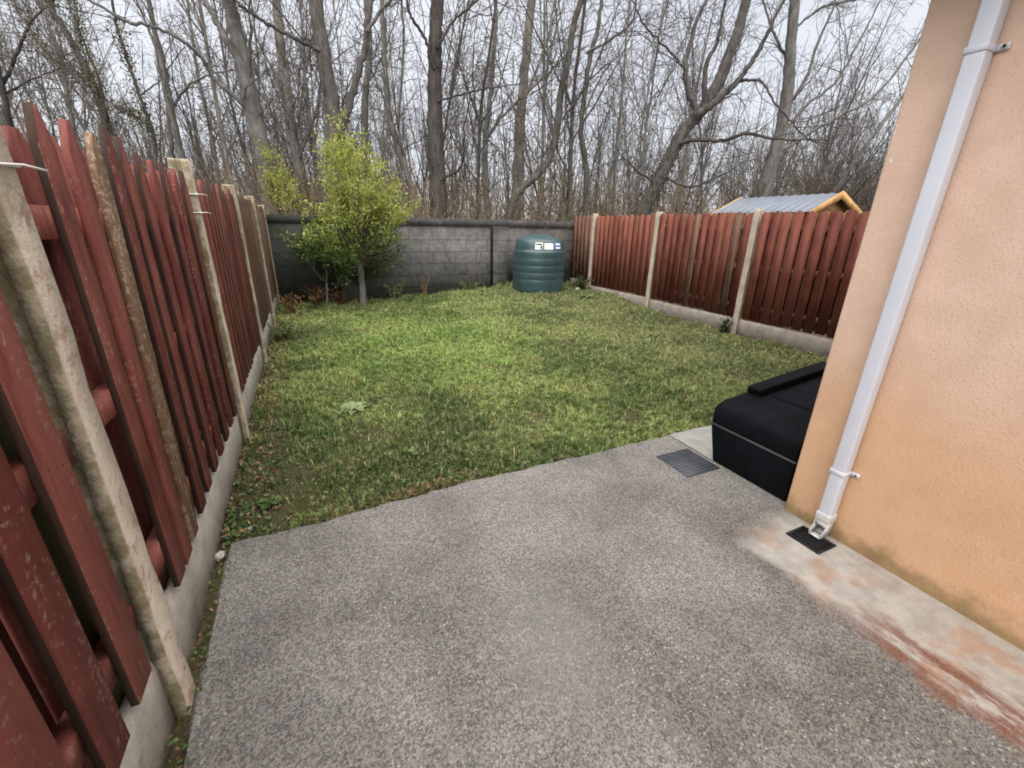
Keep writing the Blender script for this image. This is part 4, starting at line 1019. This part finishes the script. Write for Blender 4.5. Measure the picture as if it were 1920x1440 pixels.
# far wood: so many thin stems that they read as one grey mass
rr = np.random.default_rng(12); mb = MB()
for _ in range(1000):
    px = rr.uniform(-250, 1900); D = 34 + 34 * rr.uniform(); q, _ = at(px, 400, D)
    if q[1] < 12: q = q * (D + 14) / D
    H = rr.uniform(7, 15); P = wander(rr, np.array([q[0], q[1], -.1]), np.array([rr.normal(0, .08), rr.normal(0, .08), 1]), H, 7, .05, .02); Rr = np.linspace(rr.uniform(.03, .10), .014, 8); mb.tube(P, Rr, 4); twigs(mb, rr, P, Rr, 1.9, (1.0, 3.2), 2 if rr.uniform() < .4 else 1, .1, (.35, .95), .06, .011)
o = mb.build('far_wood', M['twig']); tag(o, 'hazy grey mass of distant bare trunks and twigs filling the wood', 'wood', kind='stuff')

# ------------------------------------------------------------------ yellow-green shrub by the wall
def shrub(name, D, base, fork, tips, label, seed, nleaf, zlo, zhi, tw_len=(.25, .6), trunk_w=16, jit=.45, i0=3):
    rr = np.random.default_rng(seed); st = MB(); tr = MB(); lp = []; ld = []
    b0, _ = at(*base, D); f0, t = at(*fork, D); b0[2] = float(lawn_h(b0[0], min(b0[1], 10.4))) - .05 if b0[1] < 10.5 else -.1
    P = cat_rom([b0, b0 * .5 + f0 * .5 + np.array([.02, .0, 0]), f0], 8); tr.tube(P, np.linspace(trunk_w * .5 * t / FPX, trunk_w * .36 * t / FPX, 8), 8)
    for px, py in tips:
        if seed == 61: py += 42 * max(0., min(1., (330 - py) / 60)); px += (668 - px) * .15
        q, _ = at(px, py, D + rr.normal(0, jit)); q = q + (rr.normal(0, .07, 3) + np.array([0, 0, .10 * (rr.uniform() < .3)]) if seed == 61 else 0); mid = f0 * .45 + q * .55 + rr.normal(0, .06, 3) + np.array([0, 0, -.05]); C = cat_rom([f0, mid, q], 9); C[1:] += rr.normal(0, .015, (8, 3))
        st.tube(C, np.linspace(.017, .005, 9), 4)
        for _ in range(11):
            i = rr.integers(i0, 9); d = side_dir(rr, (C[i] - C[i - 1]) / np.linalg.norm(C[i] - C[i - 1]), rr.uniform(.4, 1.2)); Q = wander(rr, C[i], d, rr.uniform(*tw_len), 5, .2, .06); st.tube(Q, np.linspace(.005, .002, 6), 3)
            for j in range(1, 6):
                m = rr.poisson(nleaf); 
                if m: lp.append(Q[j] + rr.normal(0, .045, (m, 3))); ld.append(np.repeat(((Q[j] - Q[j - 1]) / np.linalg.norm(Q[j] - Q[j - 1]))[None], m, 0))
    root = empty(name, b0, label, 'shrub')
    tr.build('trunk', M['bark'], root, True); st.build('stems', M['twigb'], root)
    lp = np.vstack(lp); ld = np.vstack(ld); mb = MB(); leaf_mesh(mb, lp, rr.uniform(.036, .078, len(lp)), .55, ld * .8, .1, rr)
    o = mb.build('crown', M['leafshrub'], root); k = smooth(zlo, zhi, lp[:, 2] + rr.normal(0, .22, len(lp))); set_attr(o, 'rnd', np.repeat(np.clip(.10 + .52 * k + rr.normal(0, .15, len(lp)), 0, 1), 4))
    return root
T1 = [(625, 250), (640, 262), (612, 285), (655, 300), (600, 320), (690, 290), (720, 285), (738, 300), (745, 340), (760, 380), (772, 415), (755, 425), (590, 360), (580, 420), (560, 440), (552, 462), (575, 470), (605, 470),
      (630, 480), (655, 470), (700, 470), (735, 455), (720, 440), (690, 400), (650, 380), (620, 400), (640, 340), (700, 340), (670, 330), (715, 375), (600, 440), (670, 440), (745, 400), (630, 300), (660, 285), (705, 310), (570, 455), (650, 420), (680, 370), (690, 470), (622, 238), (630, 246), (742, 290), (612, 262), (660, 250), (690, 262), (642, 505), (700, 508), (664, 515), (722, 484), (612, 484), (584, 482)]
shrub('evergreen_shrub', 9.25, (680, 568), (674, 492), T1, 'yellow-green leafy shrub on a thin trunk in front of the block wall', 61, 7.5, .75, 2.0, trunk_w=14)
shrub('evergreen_shrub', 11.4, (560, 470), (535, 400), [(505, 300), (515, 320), (520, 345), (535, 335), (510, 340), (530, 365), (545, 372), (500, 325), (540, 355)], 'small yellow-leaved shrub top showing over the wall beside the stout leaning trunk', 62, 8., .3, 1.6, (.2, .42), 8, .3)
shrub('evergreen_shrub', 9.0, (610, 572), (612, 530), [(578, 458), (564, 466), (586, 468)], 'dark green low shrub half under the yellow-green shrub at the wall', 63, 5., 1.6, 2.6, (.10, .22), 5, .25, 6)

# ------------------------------------------------------------------ light, sky, camera
w = bpy.data.worlds.new('World'); SC.world = w; w.use_nodes = True; nt = w.node_tree; nt.nodes.clear()
out = nt.nodes.new('ShaderNodeOutputWorld'); bg = nt.nodes.new('ShaderNodeBackground'); sky = nt.nodes.new('ShaderNodeTexSky')
SUN_EL, SUN_AZ = R_(64), R_(205)      # compass-style azimuth of the sun measured from +Y clockwise
sky.sky_type = 'NISHITA'; sky.sun_disc = False; sky.sun_elevation = SUN_EL; sky.sun_rotation = SUN_AZ; sky.dust_density = 2.5; sky.air_density = 1.0
tc = nt.nodes.new('ShaderNodeTexCoord'); mp = nt.nodes.new('ShaderNodeMapping'); mp.inputs['Scale'].default_value = (1, 1, 2.2); no = nt.nodes.new('ShaderNodeTexNoise'); no.inputs['Scale'].default_value = 2.3; no.inputs['Detail'].default_value = 6
nt.links.new(tc.outputs['Generated'], mp.inputs[0]); nt.links.new(mp.outputs[0], no.inputs['Vector'])
cr = nt.nodes.new('ShaderNodeValToRGB'); cr.color_ramp.elements[0].position = .32; cr.color_ramp.elements[0].color = (3.7, 3.77, 4.02, 1); cr.color_ramp.elements[1].position = .68; cr.color_ramp.elements[1].color = (4.5, 4.57, 4.75, 1)
nt.links.new(no.outputs['Fac'], cr.inputs[0])
mx = nt.nodes.new('ShaderNodeMix'); mx.data_type = 'RGBA'; mx.inputs[0].default_value = .86
nt.links.new(sky.outputs[0], mx.inputs[6]); nt.links.new(cr.outputs[0], mx.inputs[7]); nt.links.new(mx.outputs[2], bg.inputs[0]); bg.inputs[1].default_value = .10
nt.links.new(bg.outputs[0], out.inputs[0])
sl = bpy.data.lights.new('sun', 'SUN'); sl.energy = 2.6; sl.angle = R_(100); sl.color = (1, .95, .88); so = bpy.data.objects.new('sun', sl); COL.objects.link(so)
import mathutils
sd = mathutils.Vector((sin(SUN_AZ) * cos(SUN_EL), cos(SUN_AZ) * cos(SUN_EL), sin(SUN_EL)))
so.rotation_euler = sd.to_track_quat('Z', 'Y').to_euler(); so.location = (0, 0, 20)

cd = bpy.data.cameras.new('camera'); cd.sensor_width = 36; cd.lens = 36 * FPX / 1920; cd.clip_start = .03; cd.clip_end = 8000
co = bpy.data.objects.new('camera', cd); COL.objects.link(co)
mw = mathutils.Matrix(((RT[0], UP[0], -FW[0], 0), (RT[1], UP[1], -FW[1], 0), (RT[2], UP[2], -FW[2], CAM_H), (0, 0, 0, 1)))
co.matrix_world = mw; SC.camera = co
SC.view_settings.view_transform = 'Standard'; SC.view_settings.look = 'None'; SC.view_settings.gamma = 1; SC.view_settings.exposure = 1.2
SC.cycles.max_bounces = 6; SC.cycles.transparent_max_bounces = 4; SC.cycles.use_denoising = True
SC.cycles.filter_width = 1.8
